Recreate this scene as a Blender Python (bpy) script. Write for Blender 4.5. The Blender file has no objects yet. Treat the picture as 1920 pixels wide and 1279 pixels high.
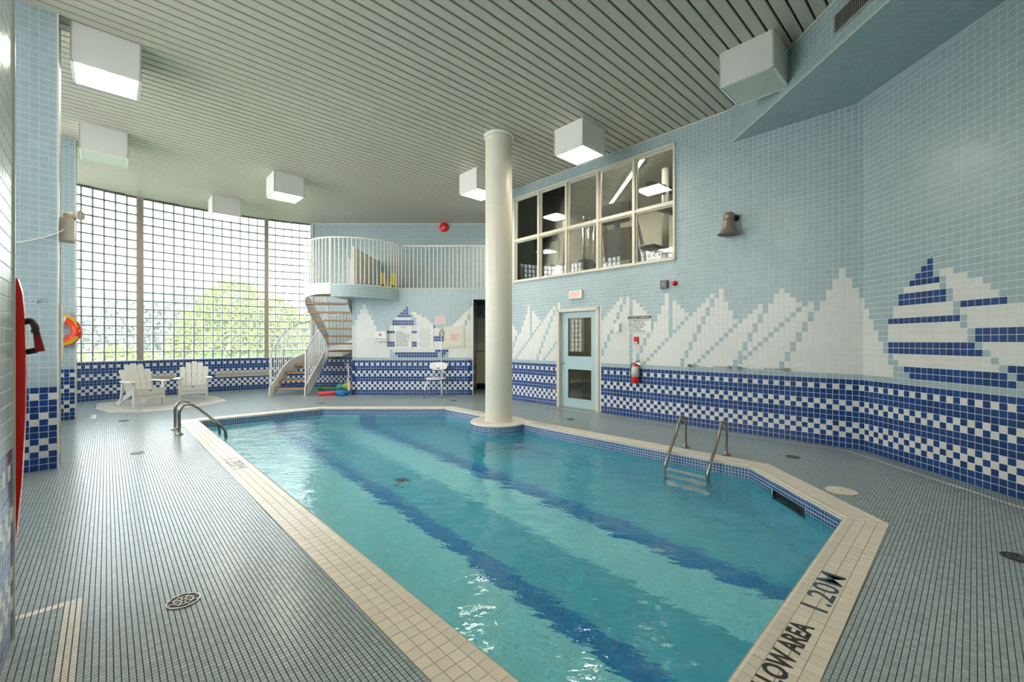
import bpy, math, random
import numpy as np
from mathutils import Vector, Matrix, geometry
random.seed(7); rng = np.random.default_rng(7)
S = bpy.context.scene
COL = S.collection
PI = math.pi
H = 1.42                                     # eye height
# ---------------------------------------------------------------- camera, world, exposure
cd = bpy.data.cameras.new('camera'); cam = bpy.data.objects.new('camera', cd); COL.objects.link(cam)
cam.location = (0, 0, H); cam.rotation_euler = (PI/2, 0, 0)
cd.sensor_width = 36; cd.lens = 812*36/1920; cd.clip_start = .02; cd.clip_end = 300
S.camera = cam
S.view_settings.view_transform = 'Standard'; S.view_settings.look = 'None'
S.view_settings.gamma = 1; S.view_settings.use_curve_mapping = False
S.view_settings.exposure = 1.18
w = bpy.data.worlds.new('overcast_sky'); S.world = w; w.use_nodes = True
nt = w.node_tree; nt.nodes.clear()
tc = nt.nodes.new('ShaderNodeTexCoord'); sp = nt.nodes.new('ShaderNodeSeparateXYZ')
rp = nt.nodes.new('ShaderNodeValToRGB'); bgn = nt.nodes.new('ShaderNodeBackground'); wo = nt.nodes.new('ShaderNodeOutputWorld')
nt.links.new(tc.outputs['Generated'], sp.inputs[0]); nt.links.new(sp.outputs[2], rp.inputs[0])
rp.color_ramp.elements[0].position = 0; rp.color_ramp.elements[0].color = (.97, .955, .93, 1)
rp.color_ramp.elements[1].position = .7; rp.color_ramp.elements[1].color = (.82, .90, 1, 1)
nt.links.new(rp.outputs[0], bgn.inputs[0]); bgn.inputs[1].default_value = 3.8
nt.links.new(bgn.outputs[0], wo.inputs[0])
S.cycles.max_bounces = 14; S.cycles.diffuse_bounces = 6; S.cycles.glossy_bounces = 5
S.cycles.transmission_bounces = 8; S.cycles.transparent_max_bounces = 12
S.cycles.caustics_refractive = True; S.cycles.caustics_reflective = True; S.cycles.blur_glossy = 1.0
S.cycles.sample_clamp_indirect = 8
LAMP = 15.0
# ---------------------------------------------------------------- frames of the building
U = np.array([-.6832, .7302]); V = np.array([.7302, .6832])     # the building's two directions
Z3 = np.array([0, 0, 1.])
ZC = 5.06; T = .0704; DADO = 13*T
def uv(u, v, z=0.): p = U*u+V*v; return np.array([p[0], p[1], z])
def v3(p, z=0.): return np.array([p[0], p[1], z])
# ---------------------------------------------------------------- materials
MATS = {}
def mat(name, col, rough=.5, metal=0, spec=.5, var=0, noise=0, nscale=8, emit=None, estr=0, bump=0, bscale=40, coat=0, trans=0, alpha=1):
    if name in MATS: return MATS[name]
    m = bpy.data.materials.new(name); m.use_nodes = True; MATS[name] = m
    t = m.node_tree; b = t.nodes['Principled BSDF']
    b.inputs['Base Color'].default_value = (*col, 1); b.inputs['Roughness'].default_value = rough
    b.inputs['Metallic'].default_value = metal; b.inputs['Specular IOR Level'].default_value = spec
    b.inputs['Coat Weight'].default_value = coat; b.inputs['Coat Roughness'].default_value = .08
    if emit: b.inputs['Emission Color'].default_value = (*emit, 1); b.inputs['Emission Strength'].default_value = estr
    m.diffuse_color = (*col, 1)
    src = None
    if var or noise:
        hsv = t.nodes.new('ShaderNodeHueSaturation'); hsv.inputs['Color'].default_value = (*col, 1)
        ad = t.nodes.new('ShaderNodeMath'); ad.operation = 'ADD'; ad.inputs[0].default_value = 1; ad.inputs[1].default_value = 0
        last = ad
        if var:
            g = t.nodes.new('ShaderNodeNewGeometry'); oi = t.nodes.new('ShaderNodeObjectInfo')
            a2 = t.nodes.new('ShaderNodeMath'); a2.operation = 'ADD'
            fr = t.nodes.new('ShaderNodeMath'); fr.operation = 'FRACT'
            mr = t.nodes.new('ShaderNodeMapRange'); mr.inputs[3].default_value = -var; mr.inputs[4].default_value = var
            t.links.new(g.outputs['Random Per Island'], a2.inputs[0]); t.links.new(oi.outputs['Random'], a2.inputs[1])
            t.links.new(a2.outputs[0], fr.inputs[0]); t.links.new(fr.outputs[0], mr.inputs[0]); t.links.new(mr.outputs[0], ad.inputs[1])
        if noise:
            tcn = t.nodes.new('ShaderNodeNewGeometry'); nz = t.nodes.new('ShaderNodeTexNoise'); nz.inputs['Scale'].default_value = nscale
            t.links.new(tcn.outputs['Position'], nz.inputs['Vector'])
            mr2 = t.nodes.new('ShaderNodeMapRange'); mr2.inputs[3].default_value = -noise; mr2.inputs[4].default_value = noise
            t.links.new(nz.outputs['Fac'], mr2.inputs[0])
            a3 = t.nodes.new('ShaderNodeMath'); a3.operation = 'ADD'; t.links.new(last.outputs[0], a3.inputs[0]); t.links.new(mr2.outputs[0], a3.inputs[1]); last = a3
        t.links.new(last.outputs[0], hsv.inputs['Value']); t.links.new(hsv.outputs[0], b.inputs['Base Color'])
    if bump:
        gg = t.nodes.new('ShaderNodeNewGeometry'); n2 = t.nodes.new('ShaderNodeTexNoise'); n2.inputs['Scale'].default_value = bscale
        t.links.new(gg.outputs['Position'], n2.inputs['Vector'])
        bp = t.nodes.new('ShaderNodeBump'); bp.inputs['Strength'].default_value = bump; bp.inputs['Distance'].default_value = .01
        t.links.new(n2.outputs['Fac'], bp.inputs['Height']); t.links.new(bp.outputs[0], b.inputs['Normal'])
    return m
M_PALE = mat('pale_blue_tile', (.375, .475, .505), .26, spec=.35, var=.05, noise=.03, nscale=3)
M_WHITE = mat('white_tile', (.74, .73, .69), .26, spec=.35, var=.03)
M_BLUE = mat('cobalt_tile', (.009, .052, .21), .2, var=.22)
M_GROUT = mat('white_grout', (.84, .88, .88), .8)
M_BEAD = mat('cream_bead', (.74, .72, .63), .35)
M_CREAM = mat('cream_coping_tile', (.76, .69, .58), .35, var=.05, noise=.04)
M_CGROUT = mat('coping_grout', (.42, .38, .31), .9)
M_DECK = mat('grey_blue_mosaic', (.38, .465, .485), .24, var=.09, noise=.06, nscale=1.5)
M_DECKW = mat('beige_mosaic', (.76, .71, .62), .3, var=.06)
M_DGROUT = mat('dark_floor_grout', (.10, .12, .115), .85)
M_DGROUT2 = mat('floor_grout', (.13, .16, .165), .8)
M_TEALL = mat('light_aqua_tile', (.34, .89, .94), .3, var=.06)
M_TEALM = mat('teal_tile', (.085, .57, .72), .3, var=.07)
M_TEALB = mat('deep_blue_pool_tile', (.002, .27, .62), .3, var=.09)
M_PGROUT = mat('pool_grout', (.14, .52, .56), .8)
M_BAND = mat('small_blue_band_tile', (.035, .11, .28), .15, var=.2)
M_SLAT = mat('sage_painted_metal', (.54, .51, .42), .38, spec=.5)
M_VOID = mat('ceiling_void', (.03, .035, .03), .9)
M_WPAINT = mat('white_paint', (.82, .80, .75), .35)
M_CPAINT = mat('cream_paint', (.72, .67, .57), .4)
M_COL = mat('cream_column_tile', (.82, .76, .64), .3, var=.03)
M_LIT = mat('lit_diffuser', (1, .95, .85), .5, emit=(1, .88, .68), estr=LAMP)
M_UNLIT = mat('unlit_diffuser', (.62, .66, .58), .25)
M_STEEL = mat('brushed_stainless', (.36, .33, .29), .25, metal=1)
M_CHROME = mat('chrome', (.75, .75, .75), .1, metal=1)
M_BLACK = mat('black_plastic', (.02, .02, .02), .4)
M_DGREY = mat('dark_grey_metal', (.10, .10, .09), .5)
M_MGREY = mat('mid_grey', (.28, .27, .24), .5)
M_RED = mat('red_plastic', (.80, .015, .01), .25)
M_ORANGE = mat('orange_shell', (.80, .06, .015), .35)
M_YEL = mat('yellow_plastic', (.75, .60, .02), .4)
M_WOOD = mat('oak_tread', (.50, .26, .12), .45, noise=.25, nscale=30)
M_TRDARK = mat('dark_tread_top', (.13, .11, .10), .5, noise=.2, nscale=20)
M_HDPE = mat('white_hdpe', (.72, .70, .65), .45)
M_CONC = mat('concrete_mullion', (.36, .31, .26), .85, noise=.12, nscale=25)
M_MORTAR = mat('block_mortar', (.16, .17, .18), .8)
M_SIGN = mat('sign_white', (.80, .80, .77), .4)
M_INK = mat('black_ink', (.03, .03, .03), .6)
M_NAVY = mat('faded_navy_ink', (.05, .09, .13), .6)
M_REDINK = mat('red_ink', (.70, .05, .05), .6)
M_PINK = mat('pink_sign', (.80, .60, .56), .5)
M_DOOR = mat('pale_blue_door', (.46, .62, .66), .35)
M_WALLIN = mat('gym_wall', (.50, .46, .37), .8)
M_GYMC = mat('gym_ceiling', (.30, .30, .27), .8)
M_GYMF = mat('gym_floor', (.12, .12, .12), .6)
def glass(name, tint, refl=1.0, milky=0., bump=0.):
    m = bpy.data.materials.new(name); m.use_nodes = True; t = m.node_tree; t.nodes.clear()
    o = t.nodes.new('ShaderNodeOutputMaterial'); tr = t.nodes.new('ShaderNodeBsdfTransparent'); tr.inputs[0].default_value = (*tint, 1)
    gl = t.nodes.new('ShaderNodeBsdfGlossy'); gl.inputs['Roughness'].default_value = .03
    fr = t.nodes.new('ShaderNodeFresnel'); fr.inputs[0].default_value = 1.45
    mu = t.nodes.new('ShaderNodeMath'); mu.operation = 'MULTIPLY'; mu.inputs[1].default_value = refl
    mx = t.nodes.new('ShaderNodeMixShader'); t.links.new(fr.outputs[0], mu.inputs[0]); t.links.new(mu.outputs[0], mx.inputs[0])
    src = tr
    if milky:
        tl = t.nodes.new('ShaderNodeBsdfTranslucent'); tl.inputs[0].default_value = (.9, .95, .95, 1)
        df = t.nodes.new('ShaderNodeBsdfDiffuse'); df.inputs[0].default_value = (.8, .84, .84, 1)
        m0 = t.nodes.new('ShaderNodeMixShader'); m0.inputs[0].default_value = .3
        t.links.new(tl.outputs[0], m0.inputs[1]); t.links.new(df.outputs[0], m0.inputs[2])
        m2 = t.nodes.new('ShaderNodeMixShader'); m2.inputs[0].default_value = milky
        t.links.new(tr.outputs[0], m2.inputs[1]); t.links.new(m0.outputs[0], m2.inputs[2]); src = m2
    t.links.new(src.outputs[0], mx.inputs[1]); t.links.new(gl.outputs[0], mx.inputs[2]); t.links.new(mx.outputs[0], o.inputs[0])
    return m
M_BLOCK = glass('glass_block', (.96, .98, .98), .5, .07)
M_BRIM = glass('glass_block_rim', (.80, .83, .84), .5, .25)
M_PANE = glass('window_glass', (.78, .80, .76), 1.6)
M_DPANE = glass('tinted_glass', (.55, .56, .48), 1.5)
# water: real refraction with small ripples
M_WATER = bpy.data.materials.new('pool_water'); M_WATER.use_nodes = True
t = M_WATER.node_tree; t.nodes.clear()
o = t.nodes.new('ShaderNodeOutputMaterial'); gb = t.nodes.new('ShaderNodeBsdfGlass'); gb.inputs['IOR'].default_value = 1.33; gb.inputs['Roughness'].default_value = 0
gb.inputs['Color'].default_value = (.98, 1, 1, 1)
g = t.nodes.new('ShaderNodeNewGeometry'); mp = t.nodes.new('ShaderNodeMapping'); mp.inputs['Rotation'].default_value = (0, 0, .6)
mp.inputs['Scale'].default_value = (1, 1.7, 1)
n1 = t.nodes.new('ShaderNodeTexNoise'); n1.inputs['Scale'].default_value = 2.6; n1.inputs['Detail'].default_value = 2.5
n2 = t.nodes.new('ShaderNodeTexNoise'); n2.inputs['Scale'].default_value = 11; n2.inputs['Detail'].default_value = 2; n2.inputs['Distortion'].default_value = 1.2
# the returns stir the far left end of the pool more than the rest
vd = t.nodes.new('ShaderNodeVectorMath'); vd.operation = 'DISTANCE'; vd.inputs[1].default_value = (-3.9, 7.0, -.13)
mrr = t.nodes.new('ShaderNodeMapRange'); mrr.inputs[1].default_value = 1; mrr.inputs[2].default_value = 3.6; mrr.inputs[3].default_value = 1.6; mrr.inputs[4].default_value = .25
mm = t.nodes.new('ShaderNodeMath'); mm.operation = 'MULTIPLY'
b1 = t.nodes.new('ShaderNodeBump'); b1.inputs['Strength'].default_value = .17; b1.inputs['Distance'].default_value = .15
b2 = t.nodes.new('ShaderNodeBump'); b2.inputs['Strength'].default_value = .22; b2.inputs['Distance'].default_value = .04
t.links.new(g.outputs['Position'], mp.inputs[0]); t.links.new(mp.outputs[0], n1.inputs['Vector']); t.links.new(mp.outputs[0], n2.inputs['Vector'])
t.links.new(g.outputs['Position'], vd.inputs[0]); t.links.new(vd.outputs['Value'], mrr.inputs[0]); t.links.new(mrr.outputs[0], mm.inputs[0]); t.links.new(n2.outputs['Fac'], mm.inputs[1])
t.links.new(n1.outputs['Fac'], b1.inputs['Height']); t.links.new(mm.outputs[0], b2.inputs['Height']); t.links.new(b1.outputs[0], b2.inputs['Normal'])
t.links.new(b2.outputs[0], gb.inputs['Normal']); t.links.new(gb.outputs[0], o.inputs[0])
# ---------------------------------------------------------------- object helpers
def link(name, data, parent=None, mw=None):
    o = bpy.data.objects.new(name, data); COL.objects.link(o)
    if parent is not None: o.parent = parent
    if mw is not None: o.matrix_local = mw
    return o
def tag(o, label=None, cat=None, group=None, kind=None):
    if label: o['label'] = label
    if cat: o['category'] = cat
    if group: o['group'] = group
    if kind: o['kind'] = kind
    return o
def empty(name, mw, label, cat, group=None):
    o = link(name, None, None, mw); o.empty_display_size = .1
    return tag(o, label, cat, group)
def mesh_q(name, Vt, F, mats, mi=None, smooth=None):
    Vt = np.asarray(Vt, np.float32).reshape(-1, 3); F = np.asarray(F, np.int32); n = len(F)
    me = bpy.data.meshes.new(name); me.vertices.add(len(Vt)); me.vertices.foreach_set('co', Vt.ravel())
    me.loops.add(n*4); me.loops.foreach_set('vertex_index', F.ravel())
    me.polygons.add(n); me.polygons.foreach_set('loop_start', np.arange(0, n*4, 4, dtype=np.int32))
    for m in mats: me.materials.append(m)
    if mi is not None: me.polygons.foreach_set('material_index', np.asarray(mi, np.int32))
    me.polygons.foreach_set('use_smooth', np.zeros(n, bool)); me.update(calc_edges=True); return me
def RM(origin, right, up, nrm):
    return Matrix(((right[0], up[0], nrm[0], origin[0]), (right[1], up[1], nrm[1], origin[1]), (right[2], up[2], nrm[2], origin[2]), (0, 0, 0, 1)))
def LM(x=0, y=0, z=0, rz=0): return Matrix.Translation((x, y, z)) @ Matrix.Rotation(rz, 4, 'Z')
class MB:
    def __init__(s): s.v = []; s.f = []; s.m = []; s.s = []
    def add(s, vs, fs, mi=0, sm=False):
        k = len(s.v); s.v += [tuple(map(float, p)) for p in vs]; s.f += [tuple(k+i for i in f) for f in fs]; s.m += [mi]*len(fs)
        s.s += (list(sm) if isinstance(sm, (list, tuple)) else [sm]*len(fs)); return s
    def box(s, c, d, mi=0, M=None, rz=0):
        x, y, z = d[0]/2, d[1]/2, d[2]/2
        P = [Vector((sx*x, sy*y, sz*z)) for sz in (-1, 1) for sx, sy in ((-1, -1), (1, -1), (1, 1), (-1, 1))]
        if rz: P = [Matrix.Rotation(rz, 3, 'Z') @ p for p in P]
        if M is not None: P = [M @ p for p in P]
        P = [p+Vector(c) for p in P]
        return s.add(P, [(3, 2, 1, 0), (4, 5, 6, 7), (0, 1, 5, 4), (1, 2, 6, 5), (2, 3, 7, 6), (3, 0, 4, 7)], mi)
    def bbox(s, c, d, b=.005, mi=0, M=None):
        # box with bevelled edges (chamfer on the four vertical-to-z faces)
        x, y, z = d[0]/2, d[1]/2, d[2]/2; P = []
        for zz, i in ((-z, b), (-z+b, 0), (z-b, 0), (z, b)):
            P += [Vector((sx*(x-i), sy*(y-i), zz)) for sx, sy in ((-1, -1), (1, -1), (1, 1), (-1, 1))]
        if M is not None: P = [M @ p for p in P]
        P = [p+Vector(c) for p in P]; F = [(3, 2, 1, 0), (12, 13, 14, 15)]
        for l in range(3):
            for i in range(4): j = (i+1) % 4; F.append((l*4+i, l*4+j, l*4+4+j, l*4+4+i))
        return s.add(P, F, mi)
    def beam(s, a, b, wd, th, mi=0, up=(0, 0, 1)):
        a = Vector(a); b = Vector(b); d = (b-a); L = d.length; d.normalize(); upv = Vector(up)
        r = d.cross(upv)
        if r.length < 1e-4: r = d.cross(Vector((0, 1, 0)))
        r.normalize(); u = r.cross(d)
        P = []
        for e in (a, b): P += [e+r*(sx*wd/2)+u*(sy*th/2) for sx, sy in ((-1, -1), (1, -1), (1, 1), (-1, 1))]
        return s.add(P, [(0, 1, 2, 3), (7, 6, 5, 4), (4, 5, 1, 0), (5, 6, 2, 1), (6, 7, 3, 2), (7, 4, 0, 3)], mi)
    def tube(s, pts, r, n=8, mi=0, cap=True):
        pts = [Vector(p) for p in pts]; k = len(pts); rr = r if isinstance(r, (list, tuple)) else [r]*k
        nrm = None; rings = []
        for i in range(k):
            d = (pts[min(i+1, k-1)]-pts[max(i-1, 0)]).normalized()
            if nrm is None:
                nrm = d.orthogonal().normalized()
            else:
                nrm = (nrm-d*nrm.dot(d)).normalized()
            bn = d.cross(nrm)
            rings.append([pts[i]+(nrm*math.cos(2*PI*j/n)+bn*math.sin(2*PI*j/n))*rr[i] for j in range(n)])
        P = [p for ring in rings for p in ring]; F = []
        for i in range(k-1):
            for j in range(n): j2 = (j+1) % n; F.append((i*n+j, i*n+j2, (i+1)*n+j2, (i+1)*n+j))
        sm = [True]*len(F)
        if cap: F += [tuple(range(n-1, -1, -1)), tuple((k-1)*n+j for j in range(n))]; sm += [False, False]
        return s.add(P, F, mi, sm)
    def lathe(s, prof, n=20, mi=0, M=None, smooth=True):
        P = []; F = []
        for r, z in prof: P += [Vector((r*math.cos(2*PI*j/n), r*math.sin(2*PI*j/n), z)) for j in range(n)]
        for i in range(len(prof)-1):
            for j in range(n): j2 = (j+1) % n; F.append((i*n+j, i*n+j2, (i+1)*n+j2, (i+1)*n+j))
        sm = [smooth]*len(F)
        F += [tuple(range(n-1, -1, -1)), tuple((len(prof)-1)*n+j for j in range(n))]; sm += [False, False]
        if M is not None: P = [M @ p for p in P]
        return s.add(P, F, mi, sm)
    def prism(s, poly, z0, z1, mi=0, M=None):
        n = len(poly); P = [Vector((p[0], p[1], z0)) for p in poly]+[Vector((p[0], p[1], z1)) for p in poly]
        if M is not None: P = [M @ p for p in P]
        F = [tuple(range(n-1, -1, -1)), tuple(range(n, 2*n))]+[(i, (i+1) % n, n+(i+1) % n, n+i) for i in range(n)]
        return s.add(P, F, mi)
    def build(s, name, mats, parent=None, mw=None):
        me = bpy.data.meshes.new(name); me.from_pydata(s.v, [], s.f)
        for m in (mats if isinstance(mats, (list, tuple)) else [mats]): me.materials.append(m)
        me.polygons.foreach_set('material_index', s.m); me.polygons.foreach_set('use_smooth', s.s); me.update()
        return link(name, me, parent, mw)
def tree_copy(o, mw):
    c = o.copy(); COL.objects.link(c); c.matrix_local = mw
    for ch in list(o.children):
        d = ch.copy(); COL.objects.link(d); d.parent = c; d.matrix_local = ch.matrix_local
        for g_ in ch.children:
            e = g_.copy(); COL.objects.link(e); e.parent = d; e.matrix_local = g_.matrix_local
    return c
def tmesh(body, wd, ht, ex=.0008, bold=0., align='LEFT'):
    cu = bpy.data.curves.new('lettering', 'FONT'); cu.body = body; cu.align_x = align; cu.offset = bold; cu.extrude = 0; cu.resolution_u = 3
    ob = bpy.data.objects.new('lettering', cu); COL.objects.link(ob); bpy.context.view_layer.update()
    me = bpy.data.meshes.new_from_object(ob.evaluated_get(bpy.context.evaluated_depsgraph_get()))
    bpy.data.objects.remove(ob); bpy.data.curves.remove(cu)
    n = len(me.vertices); co = np.empty(n*3, np.float32); me.vertices.foreach_get('co', co); co = co.reshape(-1, 3)
    mn = co.min(0); mx = co.max(0); co[:, 0] = (co[:, 0]-mn[0])/(mx[0]-mn[0])*wd; co[:, 1] = (co[:, 1]-mn[1])/(mx[1]-mn[1])*ht; co[:, 2] = 0
    me.vertices.foreach_set('co', co.ravel()); me.update(); return me
def text(body, wd, ht, m, x, y, z, parent, name='lettering', bold=0., align='LEFT', mw=None):
    me = tmesh(body, wd, ht, bold=bold, align=align); me.materials.clear(); me.materials.append(m)
    return link(name, me, parent, mw if mw is not None else LM(x, y, z))
# ---------------------------------------------------------------- tiles
def shell(C, A, B, N, ha, hb, h, bev):
    n = len(C); ha = np.broadcast_to(ha, n)[:, None]; hb = np.broadcast_to(hb, n)[:, None]
    P = np.empty((n, 8, 3))
    for i, (sx, sy) in enumerate(((-1, -1), (1, -1), (1, 1), (-1, 1))):
        P[:, i] = C+A*ha*sx+B*hb*sy
        P[:, i+4] = C+A*(ha-bev)*sx+B*(hb-bev)*sy+N*h
    f = np.array([(4, 5, 6, 7), (0, 1, 5, 4), (1, 2, 6, 5), (2, 3, 7, 6), (3, 0, 4, 7)])
    return P.reshape(-1, 3), (f[None]+(np.arange(n)*8)[:, None, None]).reshape(-1, 4)
TM = {}
def tile_obj_mesh(ha, hb, h, bev, m, name):
    k = (round(ha, 5), round(hb, 5), round(h, 5), m.name)
    if k not in TM:
        c = np.zeros((1, 3)); P, F = shell(c, np.array([[1., 0, 0]]), np.array([[0, 1., 0]]), np.array([[0, 0, 1.]]), ha, hb, h, bev)
        TM[k] = mesh_q(name, P, F, [m])
    return TM[k]
def tiles(parent, C, A, B, N, ha, hb, mi, mats, h=.0018, bev=.0005, nparts=300, part='tile', field='tile_field', flat=False):
    C = np.asarray(C, float); n = len(C)
    if n == 0: return
    A = np.broadcast_to(A, (n, 3)); B = np.broadcast_to(B, (n, 3)); N = np.broadcast_to(N, (n, 3))
    ha = np.broadcast_to(ha, n); hb = np.broadcast_to(hb, n); mi = np.broadcast_to(mi, n)
    rel = C-np.array([0, 0, H]); Y = np.maximum(rel[:, 1], .01)
    px = 960+812*rel[:, 0]/Y; py = 640-812*rel[:, 2]/Y
    vis = (rel[:, 1] > .1) & (px > 0) & (px < 1920) & (py > 0) & (py < 1279) & ((rel*N).sum(1) < 0)
    full = (np.abs(ha-ha.max()) < 1e-4) & (np.abs(hb-hb.max()) < 1e-4)
    D = np.linalg.norm(rel, axis=1)
    score = np.where(vis & full, ha*hb*4*np.abs((rel*N).sum(1))/D**3, 0)
    idx = np.argsort(-score)[:nparts]; idx = idx[score[idx] > 0] if nparts else idx[:0]
    for i in idx:
        me = tile_obj_mesh(ha[i], hb[i], h, bev, mats[mi[i]], part)
        link(part, me, parent, RM(C[i], A[i], B[i], N[i]))
    rest = np.ones(n, bool); rest[idx] = False
    r = np.nonzero(rest)[0]
    if len(r):
        if flat is False: P, F = shell(C[r], A[r], B[r], N[r], ha[r], hb[r], h, bev); k = 5; mm_ = np.repeat(mi[r], 5)
        else:
            near = r[D[r] < flat]; far = r[D[r] >= flat]
            P, F = shell(C[near], A[near], B[near], N[near], ha[near], hb[near], h, bev); mm_ = np.repeat(mi[near], 5)
            Pf, Ff = shell(C[far], A[far], B[far], N[far], ha[far], hb[far], h, bev)
            Ff = Ff.reshape(-1, 5, 4)[:, 0]; Pf = Pf.reshape(-1, 8, 3)[:, 4:].reshape(-1, 3)
            Ff = np.arange(len(far)*4).reshape(-1, 4)
            F = np.concatenate([F, Ff+len(P)]); P = np.concatenate([P, Pf]); mm_ = np.concatenate([mm_, mi[far]])
        o_ = link(field, mesh_q(field, P, F, mats, mm_), parent); o_['kind'] = 'stuff'
def dado(i, par):            # i-th row from the top of the blue dado, column parity
    if i in (1, 5, 9): return 1 if par == 0 else 2
    if i in (4, 8, 10): return 1 if par == 1 else 2
    return 2
def wall(name, P0, a, n, s1, z0, z1, holes=(), fn=None, phase=0., pitch=T, nparts=300, thick=.12, mats=None, grout=None, tpitch=None, zref=DADO, gap=.0044, back=True, kind='structure', parent=None, skip=None, s0=0.):
    mats = mats or [M_PALE, M_WHITE, M_BLUE]; tz = tpitch or T
    P0 = np.array(P0[:2], float); a = np.array(a, float); n = np.array(n, float)
    xs = sorted({s0, s1, *[h_[0] for h_ in holes], *[h_[1] for h_ in holes]}); zs = sorted({z0, z1, *[h_[2] for h_ in holes], *[h_[3] for h_ in holes]})
    xs = [x for x in xs if s0 <= x <= s1]; zs = [z for z in zs if z0 <= z <= z1]
    b = MB(); ang = math.atan2(a[1], a[0])
    for i in range(len(xs)-1):
        for j in range(len(zs)-1):
            cx, cz = (xs[i]+xs[i+1])/2, (zs[j]+zs[j+1])/2
            if any(h_[0] < cx < h_[1] and h_[2] < cz < h_[3] for h_ in holes): continue
            c = P0+a*cx-n*thick/2
            ex = .16 if abs(zs[j+1]-ZC) < 1e-6 else 0; b.box((c[0], c[1], cz+ex/2), (xs[i+1]-xs[i], thick, zs[j+1]-zs[j]+ex), rz=ang)
    o_ = b.build(name, grout or M_GROUT, parent)
    if kind: o_['kind'] = kind
    k0 = math.floor((s0-phase)/pitch); k1 = math.ceil((s1-phase)/pitch); r0 = math.floor((z0-zref)/tz+1e-6); r1 = math.ceil((z1-zref)/tz-1e-6)
    K, R = np.meshgrid(np.arange(k0, k1), np.arange(r0, r1), indexing='ij'); K = K.ravel(); R = R.ravel()
    a0 = np.maximum(phase+K*pitch, s0)+gap/2; a1 = np.minimum(phase+(K+1)*pitch, s1)-gap/2
    b0 = np.maximum(zref+R*tz, z0)+gap/2; b1 = np.minimum(zref+(R+1)*tz, z1)-gap/2
    sc = (a0+a1)/2; zc = (b0+b1)/2; ok = (a1-a0 > .006) & (b1-b0 > .006)
    for h_ in holes: ok &= ~((sc > h_[0]-.01) & (sc < h_[1]+.01) & (zc > h_[2]-.01) & (zc < h_[3]+.01))
    if skip is not None: ok &= ~skip(sc, zc)
    K = K[ok]; R = R[ok]; sc = sc[ok]; zc = zc[ok]; ha = ((a1-a0)/2)[ok]; hb = ((b1-b0)/2)[ok]
    mi = np.array([fn(int(k), int(r)) if fn else 0 for k, r in zip(K, R)], int) if len(K) else np.zeros(0, int)
    C = np.stack([P0[0]+a[0]*sc, P0[1]+a[1]*sc, zc], 1)
    # right-handed: right x up = normal
    A = np.array([a[0], a[1], 0.]); N = np.array([n[0], n[1], 0.])
    if np.dot(np.cross(A, Z3), N) < 0: A = -A
    tiles(o_, C, A, Z3, N, ha, hb, mi, mats, nparts=nparts)
    return o_
# ================================================================ mural data (columns of tiles: top row, pale rows)
L_ = {0: (15, ()), 1: (17, ()), 2: (19, ()), 3: (21, ()), 4: (19, ()), 5: (17, ()), 6: (15, ()), 7: (13, ()), 8: (15, (11, 12)), 9: (14, (9, 10)), 10: (15, (13, 7, 8)),
 11: (16, (12, 5, 6)), 12: (17, (11, 3, 4)), 13: (18, (10, 1, 2)), 14: (17, (9,)), 15: (15, (8,)), 16: (13, (7,)), 17: (15, (11, 12, 6)), 18: (14, (9, 10, 5)), 19: (13, (7, 8, 4)),
 20: (12, (5, 6, 3)), 21: (11, (2, 3, 4)), 22: (12, (10, 1, 2)), 23: (14, (9,)), 24: (16, (8,)), 25: (19, (7,)), 26: (17, (6,)), 27: (18, (15, 16, 5)), 28: (17, (13, 14, 4)),
 29: (16, (11, 12, 3)), 30: (15, (9, 10, 2)), 31: (14, (7, 8, 1)), 32: (13, (5, 6)), 33: (14, (12, 3, 4)), 34: (15, (11, 1, 2)), 35: (16, (10,)), 36: (17, (9,)), 37: (8, ()), 38: (19, (7,)),
 39: (16, (6,)), 40: (14, (5,)), 41: (12, (4,)), 42: (12, (10, 11, 3)), 43: (14, (8, 9, 2)), 44: (15, (6, 7, 1)), 45: (16, (4, 5)), 46: (17, (2, 3)), 47: (18, ()), 48: (0, ()), 49: (19, ()),
 50: (17, ()), 51: (19, (15, 16)), 52: (18, (13, 14)), 53: (17, (11, 12)), 54: (16, (9, 10)), 55: (15, (7, 8)), 56: (14, (5, 6)), 57: (13, (3, 4)), 58: (13, (1, 2))}
XL = {17: (10, (3,)), 18: (9, (2,)), 19: (11, (7, 8, 1)), 20: (12, (5, 6)), 21: (13, (3, 4)), 22: (14, (1, 2)), 23: (15, ()), 24: (17, ()), 25: (19, ()), 26: (0, ()), 27: (18, ()), 28: (16, ()), 29: (14, ())}
def mural_right(k, r):
    if r < 0: return dado(-r-1, k % 2)
    if r == 0: return 0
    if k <= 58: d = L_.get(k)
    elif k >= 73:
        q = k-73; d = L_.get(q+25) if q <= 16 else XL.get(q, (12, ()))
    else: d = None
    if not d: return 0
    return 1 if (r < d[0] and r not in d[1]) else 0
SHIP = []                                   # (row, first column, last column, colour) of the blue-and-white ship
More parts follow.
